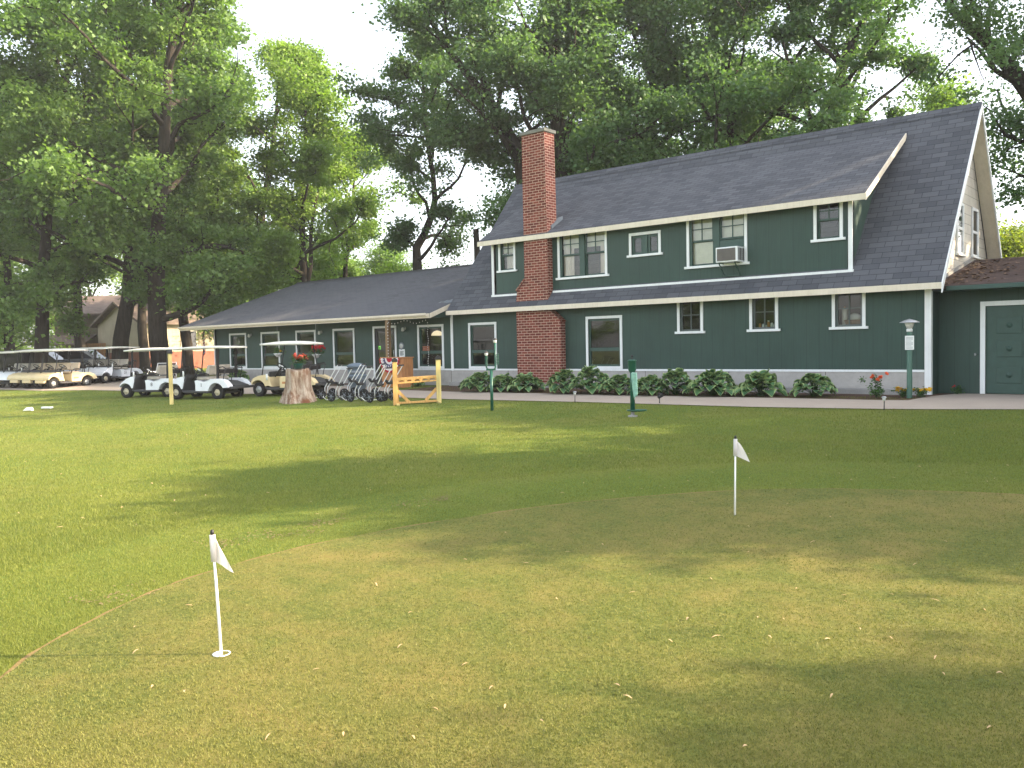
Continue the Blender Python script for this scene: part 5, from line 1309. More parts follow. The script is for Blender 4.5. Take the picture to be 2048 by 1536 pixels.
for i, (px, py) in enumerate(spots):
    d = (FW + RT*((px-1024)/FPX) - UP*((py-768)/FPX)); s = 3.0
    for _ in range(40):
        q = CAM + d*s; s = (gz(q.y)+0.012-CAM.z)/d.z
    q = CAM + d*s; o = link_mesh('dry_leaf', DL[rr.randrange(4)]); o.location = (q.x, q.y, gz(q.y)+0.015); o.rotation_euler = (rr.uniform(-.2,.2), rr.uniform(-.2,.2), rr.uniform(0, 6.28))
    k = rr.uniform(0.65, 1.2); o.scale = (k, k, k); tag(o, 'small tan dry leaf or seed fallen on the putting green', 'leaf', 'dry leaves on the green')
n = 0
while n < 170:
    D = 1/(1/8.5+rr.random()*(1/23-1/8.5)); px = rr.uniform(0, 2048); q = on_ground(px, D)
    if in_poly(ring, np.array([q.x]), np.array([q.y]))[0] or q.y > -4.3: continue
    o = link_mesh('dry_leaf', DL[rr.randrange(4)]); o.location = (q.x, q.y, gz(q.y)+0.040); o.rotation_euler = (rr.uniform(-.4,.4), rr.uniform(-.4,.4), rr.uniform(0, 6.28))
    k = rr.uniform(0.7, 1.1); o.scale = (k, k, k); tag(o, 'pale fleck of dry leaf or clover lying in the lawn', 'leaf', 'dry flecks on the lawn'); n += 1

# ------------------------------------------------------------------ hostas and bed flowers
def hosta_mat():
    n = NT('hosta_leaf', 0.45, 0.4); a = n.n('Attribute', attribute_name='tone'); uv = n.n('Attribute', attribute_name='edge')
    c = n.ramp(a.outputs['Fac'], [(0.0, (0.040, 0.120, 0.050)), (1.0, (0.135, 0.27, 0.105))])
    c = n.mix(n.ramp(uv.outputs['Fac'], [(0.45, (0, 0, 0)), (0.75, (0.85, 0.85, 0.85))]), c, (0.34, 0.44, 0.17)); n.base(c)
    tr = n.n('BsdfTranslucent'); n.l(c, tr.inputs[0]); mx = n.n('MixShader'); mx.inputs[0].default_value = 0.22
    n.l(n.b.outputs[0], mx.inputs[1]); n.l(tr.outputs[0], mx.inputs[2]); n.l(mx.outputs[0], n.t.nodes['Material Output'].inputs[0]); return n.m
M['hosta'] = hosta_mat()
def hosta(seed, nl, R, Hh):
    g = random.Random(seed); V = []; F = []; T = []; E = []; S = MB(); nu, nv = 6, 4
    for k in range(nl):
        az = k*2.39996+g.uniform(-.3,.3); ring_ = (k+0.5)/nl; rad = R*(0.18+0.82*ring_)*g.uniform(.85,1.1); hh = Hh*(1.0-0.72*ring_**1.5)*g.uniform(.85,1.1)
        c, s = math.cos(az), math.sin(az); L = (0.17+0.05*ring_)*g.uniform(.85,1.2); wd = L*0.56; base = Vector((c*(rad-L*.45), s*(rad-L*.45), hh)); t0 = g.uniform(0.25,0.8)-0.45*ring_; bend = 0.75+0.45*ring_
        k0 = len(V); side = Vector((-s, c, 0)); roll = g.uniform(-.5,.5); tone = g.random()
        for i in range(nu+1):
            t = i/nu; ang = t0-bend*t*0.9; 
            p = base + Vector((c, s, 0))*(L*t*math.cos(t0-bend*t*.45)) + Vector((0,0,1))*(L*t*math.sin(t0-bend*t*.45))
            wv = wd*(math.sin(math.pi*min(1,(t*0.93+0.05)))**0.75)*(1.12-0.3*t)
            for j in range(nv+1):
                q = j/nv*2-1; V.append(p + side*(q*wv) + Vector((0,0,1))*(abs(q)**1.5*wv*0.38 + 0.012*math.sin(q*9+i) + q*roll*wv*.5))
        for i in range(nu):
            for j in range(nv):
                a = k0+i*(nv+1)+j; F.append((a,a+1,a+nv+2,a+nv+1)); T.append(tone)
        E += [max(abs(j/nv*2-1)**1.3, (i/nu)**6) for i in range(nu+1) for j in range(nv+1)]
        if k % 2 == 0: S.tube([(c*.03,s*.03,0), (c*rad*.35,s*rad*.35,hh*.6), tuple(base)], 0.006, 5, caps=False)
    me = arr_mesh('leaves', np.array([tuple(v) for v in V]), np.array(F), M['hosta'], np.array(T), True)
    ea = me.attributes.new('edge', 'FLOAT', 'POINT'); ea.data.foreach_set('value', np.array(E, dtype=np.float32))
    so_ = S.build('stems', LEAFM); sm = so_.data; bpy.data.objects.remove(so_); return me, sm
HV = [hosta(1, 92, 0.50, 0.47), hosta(2, 84, 0.44, 0.53), hosta(3, 100, 0.54, 0.43), hosta(4, 60, 0.36, 0.34)]
hl = [((962,783,24.3),0,1.0,'hosta with broad pale-edged leaves below the left ground-floor window'),((1006,783,24.0),3,1.15,'low hosta squeezed between the window hosta and the chimney foot'),((1052,783,23.6),2,0.95,'hosta in front of the left side of the brick chimney base'),
      ((1128,787,22.5),1,1.0,'hosta just right of the brick chimney base'),((1182,787,22.1),1,1.12,'tallest hosta, under the left edge of the large middle window'),((1240,790,21.5),0,0.9,'hosta behind the ball washer, below the large middle window'),
      ((1300,791,21.0),2,0.92,'hosta immediately right of the ball washer'),((1352,790,20.8),1,1.0,'hosta between the ball washer hosta and the black spotlight hosta'),((1425,792,20.2),2,1.12,'widest hosta, right of the black spotlight'),
      ((1522,792,19.6),3,1.35,'compact hosta alone, fourth clump from the lamp post'),((1628,794,18.9),0,0.92,'hosta standing alone left of the orange rose bush')]
for (px, py, D), v, k, lab in hl:
    p = at(px, py, D); t = thing('hosta', lab, 'plant', (p.x, min(p.y,-0.75), gz(p.y)+0.005), rr.uniform(0, 6.28), 'hostas along the house wall', k)
    link_mesh('leaves', HV[v][0], t); link_mesh('stems', HV[v][1], t)
for px, D, lab, k, yy in ((905, 25.2, 'small young hosta at the left end of the main bed', 0.75, -1.2), (843, 27.9, 'tiny hosta in the bed behind the yellow rack', 0.6, -0.8), (497, 35, 'hosta by the wing wall between the two rows of carts', 1.2, -0.75)):
    p = on_ground(px, D); t = thing('hosta', lab, 'plant', (p.x, yy, 0.005), 1.0, 'hostas along the house wall', k); link_mesh('leaves', HV[3][0], t); link_mesh('stems', HV[3][1], t)
def bed_plant(name, label, loc, hgt, rad, nleaf, fl, nfl, seed, fs=0.045, size=0.05, petals=7):
    g = random.Random(seed); t = thing(name, label, 'plant', loc)
    cs = [(g.gauss(0,rad*.45), g.gauss(0,rad*.45), hgt*g.uniform(0.15,0.85), rad*.35) for _ in range(14)]
    v, f, tn = leaf_cloud(g, cs, nleaf, size); v[:, 2] = np.maximum(v[:, 2], 0.01); link_mesh('foliage', arr_mesh('foliage', v, f, LEAFM, tn), t)
    s = MB()
    for c in cs[:8]: s.tube([(0,0,0),(c[0]*.4,c[1]*.4,c[2]*.6),c[:3]], 0.005, 5, caps=False)
    s.build('stems', LEAFM, t)
    pts = []
    for _ in range(nfl):
        a = g.uniform(0, 6.28); r = rad*g.uniform(.2,.9); c = Vector((r*math.cos(a), r*math.sin(a), hgt*g.uniform(.72,1.02)))
        pts += [c+Vector((g.gauss(0,.008), g.gauss(0,.008), g.gauss(0,.006))) for _ in range(3)]
    if nfl: flowers(g, pts, fs, M[fl], 'blossoms', t, petals)
    return t
bed_plant('rose_bush', 'upright rose bush with orange blooms near the right house corner', (-5.80,-1.25,0.0), 0.52, 0.24, 620, 'orange_flower', 6, 31, 0.045)
bed_plant('marigold', 'yellow marigolds left of the lamp post foot', (-5.36,-0.95,0.0), 0.20, 0.16, 260, 'yellow_flower', 9, 32, 0.04)
bed_plant('marigold', 'yellow marigolds right of the lamp post foot', (-4.98,-0.92,0.0), 0.20, 0.18, 300, 'yellow_flower', 12, 33, 0.04)
bed_plant('bed_plant', 'small reddish seedling plant in the corner by the garage wall', (-4.62,0.40,0.0), 0.20, 0.17, 140, 'red_flower', 2, 34, 0.02)

# ------------------------------------------------------------------ trees
LM = {'maple': mk_leaf('maple_leaf', (0.063, 0.129, 0.044), (0.201, 0.305, 0.088), 0.48),
      'light': mk_leaf('light_maple_leaf', (0.085, 0.165, 0.037), (0.238, 0.336, 0.079), 0.5),
      'dark': mk_leaf('dark_oak_leaf', (0.056, 0.115, 0.056), (0.151, 0.242, 0.102), 0.44),
      'gold': mk_leaf('yellow_green_leaf', (0.11, 0.16, 0.025), (0.26, 0.28, 0.045), 0.5)}
def branch_tube(acc, pts, r0, r1, seg):
    pts = np.array(pts); n = len(pts); V, F = acc; k0 = sum(len(v) for v in V); prev = None; out = []
    for i in range(n):
        d = pts[min(i+1, n-1)]-pts[max(i-1, 0)]; d = d/np.linalg.norm(d)
        r = np.cross(d, (0.13, 0.31, 0.94)) if prev is None else prev-d*np.dot(prev, d); r /= np.linalg.norm(r); prev = r; u = np.cross(d, r)
        rad = r0+(r1-r0)*(i/(n-1))
        an = np.arange(seg)*2*np.pi/seg; out.append(pts[i]+rad*(np.cos(an)[:, None]*r+np.sin(an)[:, None]*u))
    V.append(np.concatenate(out))
    i = np.arange(n-1)[:, None]*seg; k = np.arange(seg)[None]; kk = (k+1) % seg
    F.append(np.stack([i+k, i+kk, i+kk+seg, i+k+seg], -1).reshape(-1, 4)+k0)
def wander(g, p, d, L, n, wob, up):
    pts = [np.array(p, float)]; d = np.array(d, float); d /= np.linalg.norm(d)
    for _ in range(n):
        d = d + g.normal(0, wob, 3) + np.array((0, 0, up)); d /= np.linalg.norm(d); pts.append(pts[-1]+d*L/n)
    return pts
def make_tree(seed, H=22, R=6.5, tr=0.42, base=4.0, nleaf=40000, leaf=0.17, kind='maple', trunk=None, limbs=None, nlimb=13, bark='bark', fork=0.0, clus=0.56, flat=0.58, low=0.0, rmult=None):
    """returns (trunk mesh, crown mesh); trunk = optional list of (x, y, z), limbs = optional explicit extra limb polylines"""
    g = np.random.default_rng(seed); acc = ([], []); C_ = []
    if trunk is None:
        trunk = wander(g, (0, 0, -0.2), (0.02, 0.02, 1), H*0.80, 10, 0.07, 0.10)
    T = np.array(trunk, float); seglen = np.linalg.norm(np.diff(T, axis=0), axis=1); cum = np.concatenate([[0], np.cumsum(seglen)])
    # root flare
    branch_tube(acc, [T[0], T[0]*0.6+T[1]*0.4], tr*1.45, tr*1.0, 12); branch_tube(acc, T, tr*1.02, tr*0.16, 12)
    def pt(s): 
        s = s*cum[-1]; i = min(np.searchsorted(cum, s, side='right')-1, len(T)-2); q = (s-cum[i])/(seglen[i]+1e-9); return T[i]*(1-q)+T[i+1]*q
    todo = []
    z0 = base/ (T[-1][2]) 
    for k in range(nlimb):
        q = k/(nlimb-1); s = min(0.97, max(0.08, z0*0.75) + (0.97-max(0.08, z0*0.75))*q**0.9)
        az = k*2.39996+g.uniform(-.4, .4); el = R_(12+50*q+g.uniform(-8, 12)) - low*(1-q)
        prof = math.sin(math.pi*min(1, 0.30+0.62*q))**0.8
        todo.append((pt(s), (math.cos(az)*math.cos(el), math.sin(az)*math.cos(el), math.sin(el)), R*prof*g.uniform(.8, 1.12), tr*(0.42-0.26*q)))
    limbs_p = []
    for p, d, L, r in todo:
        pts = wander(g, p, d, L, 7, 0.16, 0.05); limbs_p.append((pts, r, L))
    for pl_ in (limbs or []):
        pts, r = pl_; pts = [np.array(p, float) for p in pts]; L = sum(np.linalg.norm(pts[i+1]-pts[i]) for i in range(len(pts)-1)); limbs_p.append((pts, r, L))
    for pts, r, L in limbs_p:
        branch_tube(acc, pts, r, r*0.22, 7); n = len(pts)
        for b in range(max(4, int(L*1.15))):
            i = g.uniform(0.28, 1.0)*(n-1); ii = int(min(i, n-2)); q = i-ii; p = pts[ii]*(1-q)+pts[ii+1]*q
            d = pts[ii+1]-pts[ii]; d /= np.linalg.norm(d); d = d*0.55+g.normal(0, 0.62, 3); d[2] = d[2]*0.65+0.12
            L2 = max(0.8, min(3.2, L*0.36))*g.uniform(.6, 1.15); sp = wander(g, p, d, L2, 4, 0.2, 0.02)
            branch_tube(acc, sp, r*0.20+0.012, 0.008, 5)
            for t in (0.35, 0.65, 1.0):
                if g.random() < 0.28: continue
                j = t*4; jj = int(min(j, 3)); C_.append((sp[jj]*(1-(j-jj))+sp[jj+1]*(j-jj))+g.normal(0, 0.22, 3))
        C_.append(pts[-1])
    C_ = np.array(C_); m = len(C_)
    wgt = g.uniform(0.1, 1.0, m)**1.8; wgt /= wgt.sum()
    ci = g.choice(m, nleaf, p=wgt); off = g.normal(0, 1, (nleaf, 3))*np.array((clus, clus, clus*flat))*g.uniform(.5, 1.0, (m, 1))[ci]
    P = C_[ci]+off
    ok = P[:, 2] > 0.15; P = P[ok]; ci = ci[ok]; n = len(P)
    ax = g.normal(0, 1, (n, 3)); ax[:, 2] = ax[:, 2]*0.45-0.55; ax /= np.linalg.norm(ax, axis=1)[:, None]
    ref = g.normal(0, 0.5, (n, 3))+np.array((0, 0, 1.0)); s = np.cross(ax, ref); s /= np.linalg.norm(s, axis=1)[:, None]; nn = np.cross(s, ax)
    L = leaf*g.uniform(.65, 1.3, n)[:, None]; w = L*g.uniform(.36, .5, n)[:, None]
    V = np.stack([P, P+ax*L*.45+s*w+nn*L*.10, P+ax*L-nn*L*.08, P+ax*L*.45-s*w+nn*L*.10], 1)
    ctone = g.random(m)
    tone = np.clip(0.45*g.random(n)+0.55*ctone[ci], 0, 1)
    crown = arr_mesh('crown', V.reshape(-1, 3), np.arange(n*4).reshape(n, 4), LM[kind], tone)
    tm = arr_mesh('trunk', np.concatenate(acc[0]), np.concatenate(acc[1]), M[bark], None, True)
    return tm, crown
def put_tree(meshes, label, loc, group=None, rotz=0.0, scale=1.0, name='tree'):
    t = thing(name, label, 'tree', loc, rotz, group)
    t.scale = scale if isinstance(scale, tuple) else (scale,)*3
    link_mesh('trunk', meshes[0], t); link_mesh('crown', meshes[1], t); return t
# ------------------------------------------------------------------ tree placement
def gpt(px, D):
    p = on_ground(px, D); return p
def rel(base, pts):
    return [tuple(at(*q)-base) for q in pts]
TG = 'big trees by the clubhouse'
# left group of tall maples
b = gpt(76, 44); put_tree(make_tree(11, 26, 8.0, 0.36, 5.2, 64000, 0.185, 'maple', nlimb=22, low=0.05, clus=0.58), 'thick-trunked maple behind the far left carts, sunlit on its lower bark', b, TG)
b = gpt(236, 45); put_tree(make_tree(12, 28, 7.5, 0.42, 5.2, 66000, 0.185, 'maple', nlimb=23, low=0.1, clus=0.58), 'tall maple rising behind the white carts of the far left rows', b, TG)
b = gpt(326, 42.5); put_tree(make_tree(13, 27, 7.0, 0.47, 4.0, 64000, 0.185, 'maple', nlimb=22, low=0.15, clus=0.58), 'thickest maple trunk, behind golf cart 8', b, TG)
b = gpt(376, 46.5); put_tree(make_tree(14, 24, 5.5, 0.30, 5.0, 42000, 0.18, 'maple', nlimb=16, clus=0.58), 'slimmer maple trunk just left of the wing roof end', b, TG)
b = gpt(-150, 40); put_tree(make_tree(15, 24, 7.0, 0.4, 4.0, 46000, 0.185, 'maple', nlimb=18, low=0.3, clus=0.58), 'maple whose crown fills the far left edge of the photo', b, TG)
# middle group
b = gpt(515, 50)
put_tree(make_tree(16, 18, 5.0, 0.32, 5.0, 36000, 0.165, 'light', trunk=rel(b, [(505,740,50),(508,640,50),(513,570,50),(522,500,50),(525,420,50),(540,330,50),(552,230,50),(560,130,50)]),
    limbs=[(rel(b, [(510,610,50),(535,565,49.5),(562,548,49),(595,535,49),(612,505,48.5),(640,470,48)]), 0.24)], nlimb=11), 'forked light green tree with a crooked low limb behind the wing', b, TG)
b = gpt(610, 47)
put_tree(make_tree(17, 17, 5.0, 0.28, 3.5, 40000, 0.165, 'light', trunk=rel(b, [(608,740,47),(610,600,47),(608,540,47),(604,470,47),(606,380,47),(612,260,47),(610,150,47)]),
    limbs=[(rel(b, [(612,580,47),(622,530,47),(622,460,47),(632,400,47),(650,330,47)]), 0.16)], nlimb=13), 'bushy light green tree with twin stems behind the wing ridge', b, TG)
b = gpt(690, 54); put_tree(make_tree(18, 17, 4.6, 0.25, 2.5, 30000, 0.18, 'light', nlimb=14), 'rounded light green tree right of the twin-stemmed one', b, TG)
# curved tree with a burl, behind the end of the wing
b = gpt(834, 42)
put_tree(make_tree(19, 16, 4.4, 0.27, 7.5, 27000, 0.155, 'dark', trunk=rel(b, [(836,760,42),(836,560,42),(834,520,42),(833,495,42),(848,470,42),(862,435,42),(870,400,42),(866,350,42),(857,300,42),(852,240,42),(845,150,42),(848,100,42)]),
    limbs=[(rel(b, [(833,497,42),(815,480,42),(800,465,41.5)]), 0.10), (rel(b, [(852,240,42),(800,205,41),(740,190,40.5),(690,180,40)]), 0.10), (rel(b, [(857,300,42),(910,250,41),(960,260,40.5)]), 0.10)], nlimb=12, clus=0.45), 'dark tree with a strongly curved trunk behind the end of the wing', b, TG)
# trees behind the main roof
b = gpt(1128, 37)
put_tree(make_tree(20, 24, 6.5, 0.42, 8.0, 44000, 0.158, 'dark', trunk=rel(b, [(1135,720,37),(1130,420,37),(1125,350,37),(1122,300,37),(1112,265,37),(1105,200,37),(1110,120,37),(1118,20,37)]),
    limbs=[(rel(b, [(1128,350,37),(1132,280,37.5),(1148,220,38),(1155,120,38)]), 0.16), (rel(b, [(1130,345,37),(1160,325,37),(1200,320,36.5)]), 0.10)], nlimb=15), 'dark oak with a twisted trunk right behind the brick chimney', b, TG)
b = gpt(1052, 37.8)
put_tree(make_tree(21, 18, 5.4, 0.34, 9.0, 40000, 0.158, 'dark', trunk=rel(b, [(1065,720,37.8),(1055,420,37.8),(1035,300,37.8),(1000,235,37.8),(970,190,37.8),(935,150,37.8),(895,95,37.8),(860,40,37.8),(845,-10,37.8)]),
    limbs=[(rel(b, [(1035,300,37.8),(1000,268,37),(960,255,36.5),(920,255,36),(885,275,36)]), 0.13), (rel(b, [(985,210,37.8),(955,130,38),(940,80,38.4),(945,0,38.4)]), 0.16), (rel(b, [(1050,340,37.8),(1030,400,37),(1000,440,36.5)]), 0.06)], nlimb=14), 'dark oak leaning left over the gap beside the chimney', b, TG)
b = gpt(1300, 39); put_tree(make_tree(22, 20, 7.0, 0.45, 7.0, 48000, 0.158, 'dark', nlimb=16, trunk=rel(b, [(1290,700,39),(1292,420,39),(1300,300,39),(1305,200,39),(1318,90,39),(1310,-20,39)]),
    limbs=[(rel(b, [(1300,250,39),(1330,180,38),(1345,120,37.5),(1320,40,37)]), 0.16), (rel(b, [(1310,60,39),(1270,55,38),(1230,80,37),(1200,92,36.5)]), 0.12)]), 'broad dark oak behind the middle of the main roof', b, TG)
b = gpt(1450, 37); put_tree(make_tree(23, 20, 6.5, 0.36, 6.5, 44000, 0.158, 'dark', nlimb=16), 'dark oak behind the main roof, above the air conditioner window', b, TG)
b = gpt(1640, 36)
put_tree(make_tree(24, 23, 6.0, 0.40, 7.5, 40000, 0.158, 'dark', trunk=rel(b, [(1640,700,36),(1648,380,36),(1655,255,36),(1668,190,36),(1690,120,36),(1715,60,36),(1750,0,36),(1770,-60,36)]),
    limbs=[(rel(b, [(1655,255,36),(1690,200,36),(1725,130,36),(1745,60,36)]), 0.15), (rel(b, [(1648,300,36),(1620,230,35.5),(1585,160,35),(1560,60,35)]), 0.18)], nlimb=13, clus=0.45), 'oak leaning right, behind the right half of the main roof', b, TG)
b = gpt(1835, 46); put_tree(make_tree(25, 17, 4.0, 0.22, 6.0, 12000, 0.16, 'light', nlimb=11, clus=0.65), 'lacy light green tree in the sky gap above the ridge end', b, TG)
b = gpt(2165, 28)
put_tree(make_tree(26, 20, 5.5, 0.36, 6.0, 26000, 0.125, 'dark', trunk=rel(b, [(2165,720,28),(2160,420,28),(2120,290,28),(2055,180,28),(2020,135,28),(1985,95,28),(1945,60,28),(1905,20,28),(1880,-40,28),(1870,-130,28)]),
    limbs=[(rel(b, [(2120,290,28),(2040,170,27.5),(1990,140,27),(1960,100,27),(1935,75,27)]), 0.13), (rel(b, [(2140,350,28),(2150,200,28),(2140,60,28),(2120,-100,28)]), 0.22), (rel(b, [(2130,320,28),(2060,290,27),(2010,270,26.5),(1985,230,26)]), 0.10), (rel(b, [(2150,420,28),(2080,370,27),(2020,340,26.5)]), 0.09), (rel(b, [(1945,60,28),(1930,0,28),(1920,-60,28)]), 0.07)], nlimb=11, clus=0.55), 'large oak reaching in from the right with a thick leaning limb', b, TG)
# dead stub
b = gpt(953, 37)
t = thing('dead_trunk', 'bare broken trunk stub rising behind the wing roof', 'dead tree', b)
V_, F_ = [], []; branch_tube((V_, F_), rel(b, [(958,720,37),(956,560,37),(954,500,37),(952,462,37)]), 0.16, 0.12, 10)
link_mesh('trunk', arr_mesh('trunk', np.concatenate(V_), np.concatenate(F_), M['bark'], None, True), t)
m = MB(); a0 = Vector(rel(b, [(952,464,37)])[0]); m.tube([a0-Vector((0,0,.1)), a0+Vector((0.0,0,0.12))], [0.12,0.13], 8); m.tube([a0, a0+RT*0.12+Vector((0,0,0.2))], [0.07,0.02], 6); m.build('broken_top', M['bark'], t)
back_m = [make_tree(71, 20, 6.2, 0.34, 7.5, 46000, 0.185, 'maple', nlimb=18, low=-0.1, clus=0.62), make_tree(72, 19, 6.5, 0.34, 3.0, 44000, 0.17, 'dark', nlimb=18, low=0.1, clus=0.6)]
for px, D, k, s, w in ((20,56,0,1.05,'leafy maple filling the gap between the two leftmost trunks'),(165,58,0,1.1,'leafy maple behind the left pair of trunks'),(290,57,0,1.0,'leafy maple behind the thickest trunk'),(440,60,0,0.85,'leafy maple behind the left end of the wing roof'),(1215,50,1,1.0,'dark leafy tree filling the gap between the chimney oak and the broad oak'),(1395,49,1,1.05,'dark leafy tree in the second row behind the middle of the main roof'),(1555,47,1,0.95,'dark leafy tree in the second row behind the right half of the main roof')):
    put_tree(back_m[k], w, gpt(px, D), 'second row of leafy trees', px*0.7, s)
# shrubs and farther trees
bush_m = make_tree(41, 5.5, 3.2, 0.12, 0.4, 16000, 0.17, 'light', nlimb=14, clus=0.7, flat=0.8)
put_tree(bush_m, 'round sunlit shrub at the left edge, behind the carts', gpt(18, 62), 'background shrubs', 0, 1.25, 'shrub')
put_tree(bush_m, 'bushy shrub just outside the left edge', gpt(-90, 56), 'background shrubs', 2.0, 1.3, 'shrub')
gold = make_tree(42, 7, 2.6, 0.14, 0.8, 12000, 0.15, 'gold', nlimb=13, clus=0.65, flat=0.8)
put_tree(gold, 'yellow-green small tree behind the garage roof at the right edge', gpt(2045, 46), 'background shrubs', 0, (1.0, 1.0, 1.05), 'tree')
put_tree(gold, 'second yellow-green small tree behind the house gable, by the garage roof', gpt(2110, 42), 'background shrubs', 1.0, 1.0, 'tree')
far_m = [make_tree(51, 17, 5.5, 0.28, 1.5, 20000, 0.24, 'light', nlimb=15, clus=0.95), make_tree(52, 18, 6.0, 0.3, 1.0, 20000, 0.25, 'maple', nlimb=15, clus=1.0)]
far = [(-40,88,0,1.0),(90,92,1,1.0),(200,100,0,1.05),(420,70,0,0.85),(470,96,0,0.75),(560,98,1,0.72),(720,92,0,0.70),(770,72,1,0.62),(640,80,0,0.75),(905,92,0,0.62),(845,100,0,0.62),(1240,66,1,0.75),(1560,64,1,0.75),(1900,70,0,0.75),(2030,72,0,0.65),(2160,62,1,0.95)]
wh = ['far background tree at the far left edge', 'far background tree behind the left townhouse', 'far tree between the tall maples', 'far tree left of the wing roof', 'far light tree behind the crooked limb', 'far tree behind the forked light tree', 'far light tree in the low gap left of the curved trunk', 'far tree just left of the curved trunk', 'far light tree behind the twin-stemmed tree', 'far small tree showing above the wing ridge beside the main roof', 'far small tree right behind the curved trunk', 'far tree filling in behind the chimney oak', 'far tree behind the main roof, right of its middle', 'far tree low behind the ridge end', 'far tree low behind the gable', 'far tree past the right edge']
for i, (px, D, k, s) in enumerate(far):
    put_tree(far_m[k], wh[i], gpt(px, D), 'far background trees', i*1.3, (s*1.1, s*1.1, s))
# trees of the course off to the right, which shade the lawn and the green
def cf(a, D):
    x = CAM.x+FWH[0]*D+RTH[0]*a; y = CAM.y+FWH[1]*D+RTH[1]*a; return Vector((x, y, gz(y)))
shade_m = [make_tree(61, 19, 6.0, 0.4, 4.0, 17000, 0.36, 'maple', nlimb=15, clus=1.0), make_tree(62, 21, 6.5, 0.42, 3.0, 18000, 0.36, 'dark', nlimb=16, clus=1.0)]
for i, (a, D, k, s, w) in enumerate(SHADE):
    put_tree(shade_m[k], 'course tree out of the photo to the right, ' + w, cf(a, D), 'course trees right of the view', i*0.9, s)
# trees across the fairway, seen mirrored in the windows
for i, (x, y) in enumerate(((-34,-58),(-46,-62),(-57,-58),(-68,-64),(-80,-60),(-92,-66),(-105,-62),(-118,-70),(-131,-66),(-145,-74),(-160,-70),(-22,-64))):
    put_tree(far_m[i % 2], 'fairway tree behind the photographer, seen only mirrored in the windows', (x, y, gz(y)), 'trees across the fairway', i, (0.9, 0.9, 0.62))

# ------------------------------------------------------------------ townhouse beyond the carts
M['olive'] = mk_siding('olive_siding', (0.13, 0.11, 0.06)); M['tan_sid'] = mk_siding('tan_siding', (0.36, 0.29, 0.20))
M['brown_roof'] = mk_shingle('brown_shingles', cols=((0.10, 0.075, 0.06), (0.19, 0.145, 0.12)))
M['far_brick'] = plain('orange_far_brick', (0.22, 0.085, 0.055), 0.85)
def block(name_, label, loc, rz, w, d, h, rh, wall, openings, roof_mat='brown_roof', brick=0.0):
    t = thing(name_, label, 'building', loc, rz)
    m = MB(); m.box(0,w,0,d,brick,h); m.build('wall', M[wall], t)
    if brick: MB().box(-0.04,w+0.04,-0.04,d+0.04,-0.6,brick).build('brick_base', M['far_brick'], t)
    MB().prism_x([(-0.5,h-0.12),(d/2,h+rh),(d+0.5,h-0.12),(d+0.5,h-0.3),(d/2,h+rh-0.2),(-0.5,h-0.3)], -0.45, w+0.45).build('roof', M[roof_mat], t)
    MB().prism_x([(0,h),(d/2,h+rh-0.2),(d,h)], 0.01, w-0.01).build('gable', M[wall], t)
    for (x0, x1, z0, z1) in openings:
        f = MB(); f.box(x0-.08,x1+.08,-0.04,-0.001,z0-.08,z0); f.box(x0-.08,x1+.08,-0.04,-0.001,z1,z1+.08); f.box(x0-.08,x0,-0.04,-0.001,z0,z1); f.box(x1,x1+.08,-0.04,-0.001,z0,z1); f.box((x0+x1)/2-.02,(x0+x1)/2+.02,-0.03,-0.012,z0,z1)
        fo = f.build('window', M['cream'], t); MB().box(x0,x1,-0.010,-0.001,z0,z1).build('pane', M['dark_pane'], fo)
    return t
RZC = -YAW
def base(px, D): p = on_ground(px, D); p.z = gz(p.y)-0.2; return p
tb = block('townhouse', 'olive two-storey townhouse with brown roof behind the far left carts', base(112, 70), RZC, 6.6, 8.0, 4.9, 1.6, 'olive', [(0.9,1.9,0.4,1.9),(2.6,3.6,0.4,1.9),(3.9,5.2,0.3,2.2),(1.2,2.2,2.9,4.1),(4.0,5.2,2.9,4.1)])
m = MB(); m.prism_x([(-2.2,2.3),(-0.01,3.1),(-0.01,2.95),(-2.2,2.15)], -0.5, 3.4); m.build('porch_roof', M['brown_roof'], tb)
for x in (-0.3, 3.2): MB().box(x-0.07,x+0.07,-2.1,-1.96,-0.2,2.2).build('porch_post', M['old_wood'], tb)
m = MB(); m.box(3.1,5.4,-1.6,-1.52,1.2,1.3); m.box(3.1,5.4,-1.6,-1.52,2.25,2.33)
for k in range(18): x = 3.12+k*0.13; m.box(x,x+0.09,-1.58,-1.54,1.301,2.249)
m.box(3.1,5.5,-1.5,-0.05,1.15,1.25)
for x in (3.15, 5.4): m.box(x-0.06,x+0.06,-1.52,-1.40,-0.3,1.149)
m.build('deck', M['cedar'], tb)
b2 = block('townhouse', 'narrow dark olive townhouse bay between the two thick trunks', base(268, 66), RZC, 1.15, 6.0, 3.6, 1.3, 'olive', [(0.35,0.85,1.9,2.9)])
b3 = block('townhouse', 'sunlit tan townhouse with orange brick base behind golf cart 8', base(288, 64), RZC-R_(-48), 9.0, 8.0, 3.9, 1.6, 'tan_sid', [(3.0,4.2,1.9,3.1),(6.0,7.0,1.9,3.1)], brick=1.55)

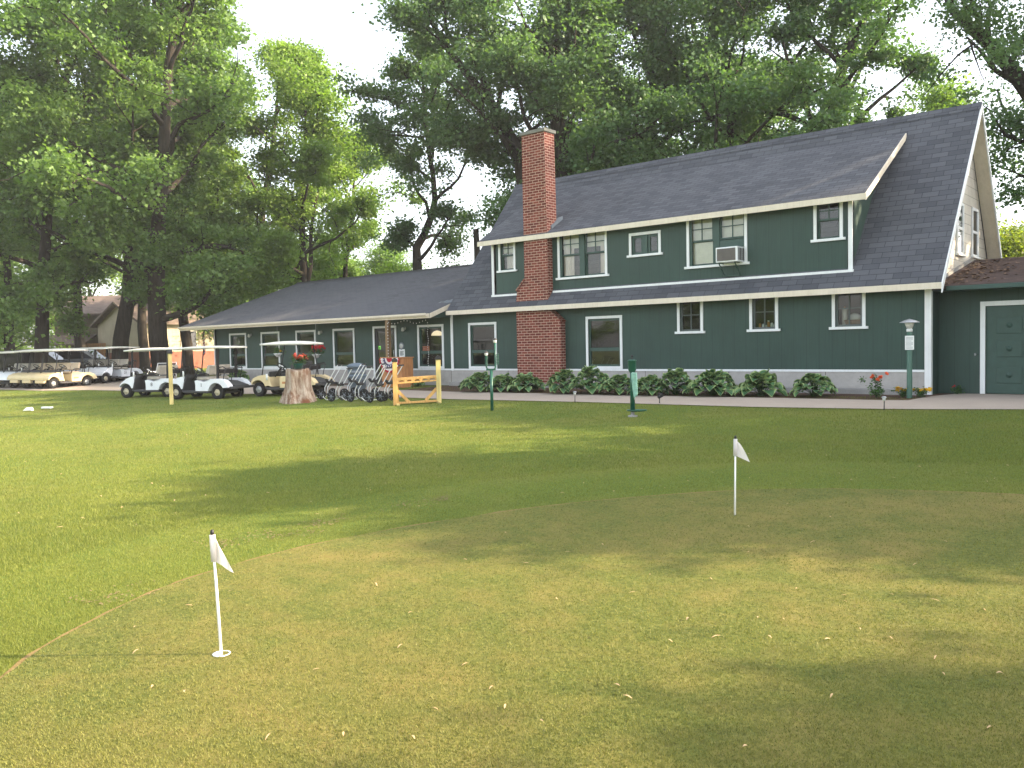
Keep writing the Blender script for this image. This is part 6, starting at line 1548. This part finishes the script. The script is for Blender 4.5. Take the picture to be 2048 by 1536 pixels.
# ------------------------------------------------------------------ two parked cars behind the carts
def parked_car(label, loc, rz, paint):
    t = thing('parked_car', label, 'car', loc, rz, 'cars parked behind the golf carts')
    b = MB(); prof = [(-2.2,0.35),(-2.25,0.62),(-2.15,0.92),(-1.5,0.98),(1.0,0.95),(1.9,0.85),(2.2,0.68),(2.25,0.38),(1.70,0.32)] + arc(1.32,0.33,0.38,0,180,8) + arc(-1.32,0.33,0.38,0,180,8)
    b.prism(prof, -0.86, 0.86); b.prism([(-2.05,0.96),(-1.55,1.55),(-0.2,1.62),(0.45,1.52),(1.10,0.96)], -0.74, 0.74); bd_ = b.build('body', paint, t, 0.07)
    g = MB()
    for s in (-1, 1): g.prism([(-1.72,1.02),(-1.42,1.45),(-0.52,1.50),(-0.52,1.02)], min(.755*s,.742*s), max(.755*s,.742*s)); g.prism([(-0.44,1.02),(-0.44,1.50),(0.30,1.44),(0.88,1.02)], min(.755*s,.742*s), max(.755*s,.742*s))
    g.add([(0.56,-0.66,1.46),(0.56,0.66,1.46),(1.12,0.68,1.0),(1.12,-0.68,1.0)], [(0,1,2,3)]); g.build('window', M['dark_pane'], bd_)
    for x in (1.32, -1.32):
        for s in (-1, 1):
            w = MB(); w.lathe([(0.2,-0.1),(0.31,-0.1),(0.33,-0.05),(0.33,0.05),(0.31,0.1),(0.2,0.1)], 18, 0, Matrix.Translation((x,0.76*s,0.33)) @ Matrix.Rotation(math.pi/2,4,'X')); wo_ = w.build('wheel', M['rubber'], t)
            MB().lathe([(0.19,-0.105),(0.19,0.105)], 14, 0, Matrix.Translation((x,0.76*s,0.33)) @ Matrix.Rotation(math.pi/2,4,'X')).build('rim', M['steel'], wo_)
    for s in (-1, 1):
        MB().box(2.15,2.265,0.5*s-0.18,0.5*s+0.18,0.62,0.74).build('headlight', M['frost'], t)
    return t
n_ = NT('black_car_paint', 0.15, 0.6); n_.base((0.012,0.012,0.014)); cb = n_.m
n_ = NT('silver_car_paint', 0.22, 0.6); n_.base((0.35,0.36,0.38)); n_.b.inputs['Metallic'].default_value = 0.5; cs_ = n_.m
def cp_(px, D): p = on_ground(px, D); return (p.x, p.y, gz(p.y))
parked_car('black estate car parked behind the cream golf carts', cp_(78, 47), RZC+R_(8), cb)
parked_car('silver car parked behind the white golf carts', cp_(165, 50), RZC+R_(5), cs_)
# ------------------------------------------------------------------ thin volume added to imitate veiling glare of the lens
hz = MB().box(-520, 520, -520, 520, -5.0, 36.0).build('glare_veil', bpy.data.materials.new('glare_veil_volume')); hz['kind'] = 'stuff'
hm = hz.data.materials[0]; hm.use_nodes = True; ht = hm.node_tree; ht.nodes.clear()
ho = ht.nodes.new('ShaderNodeOutputMaterial'); hv = ht.nodes.new('ShaderNodeVolumePrincipled'); hv.inputs['Color'].default_value = (0.92, 0.95, 1.0, 1); hv.inputs['Density'].default_value = 0.0005
ht.links.new(hv.outputs[0], ho.inputs['Volume'])
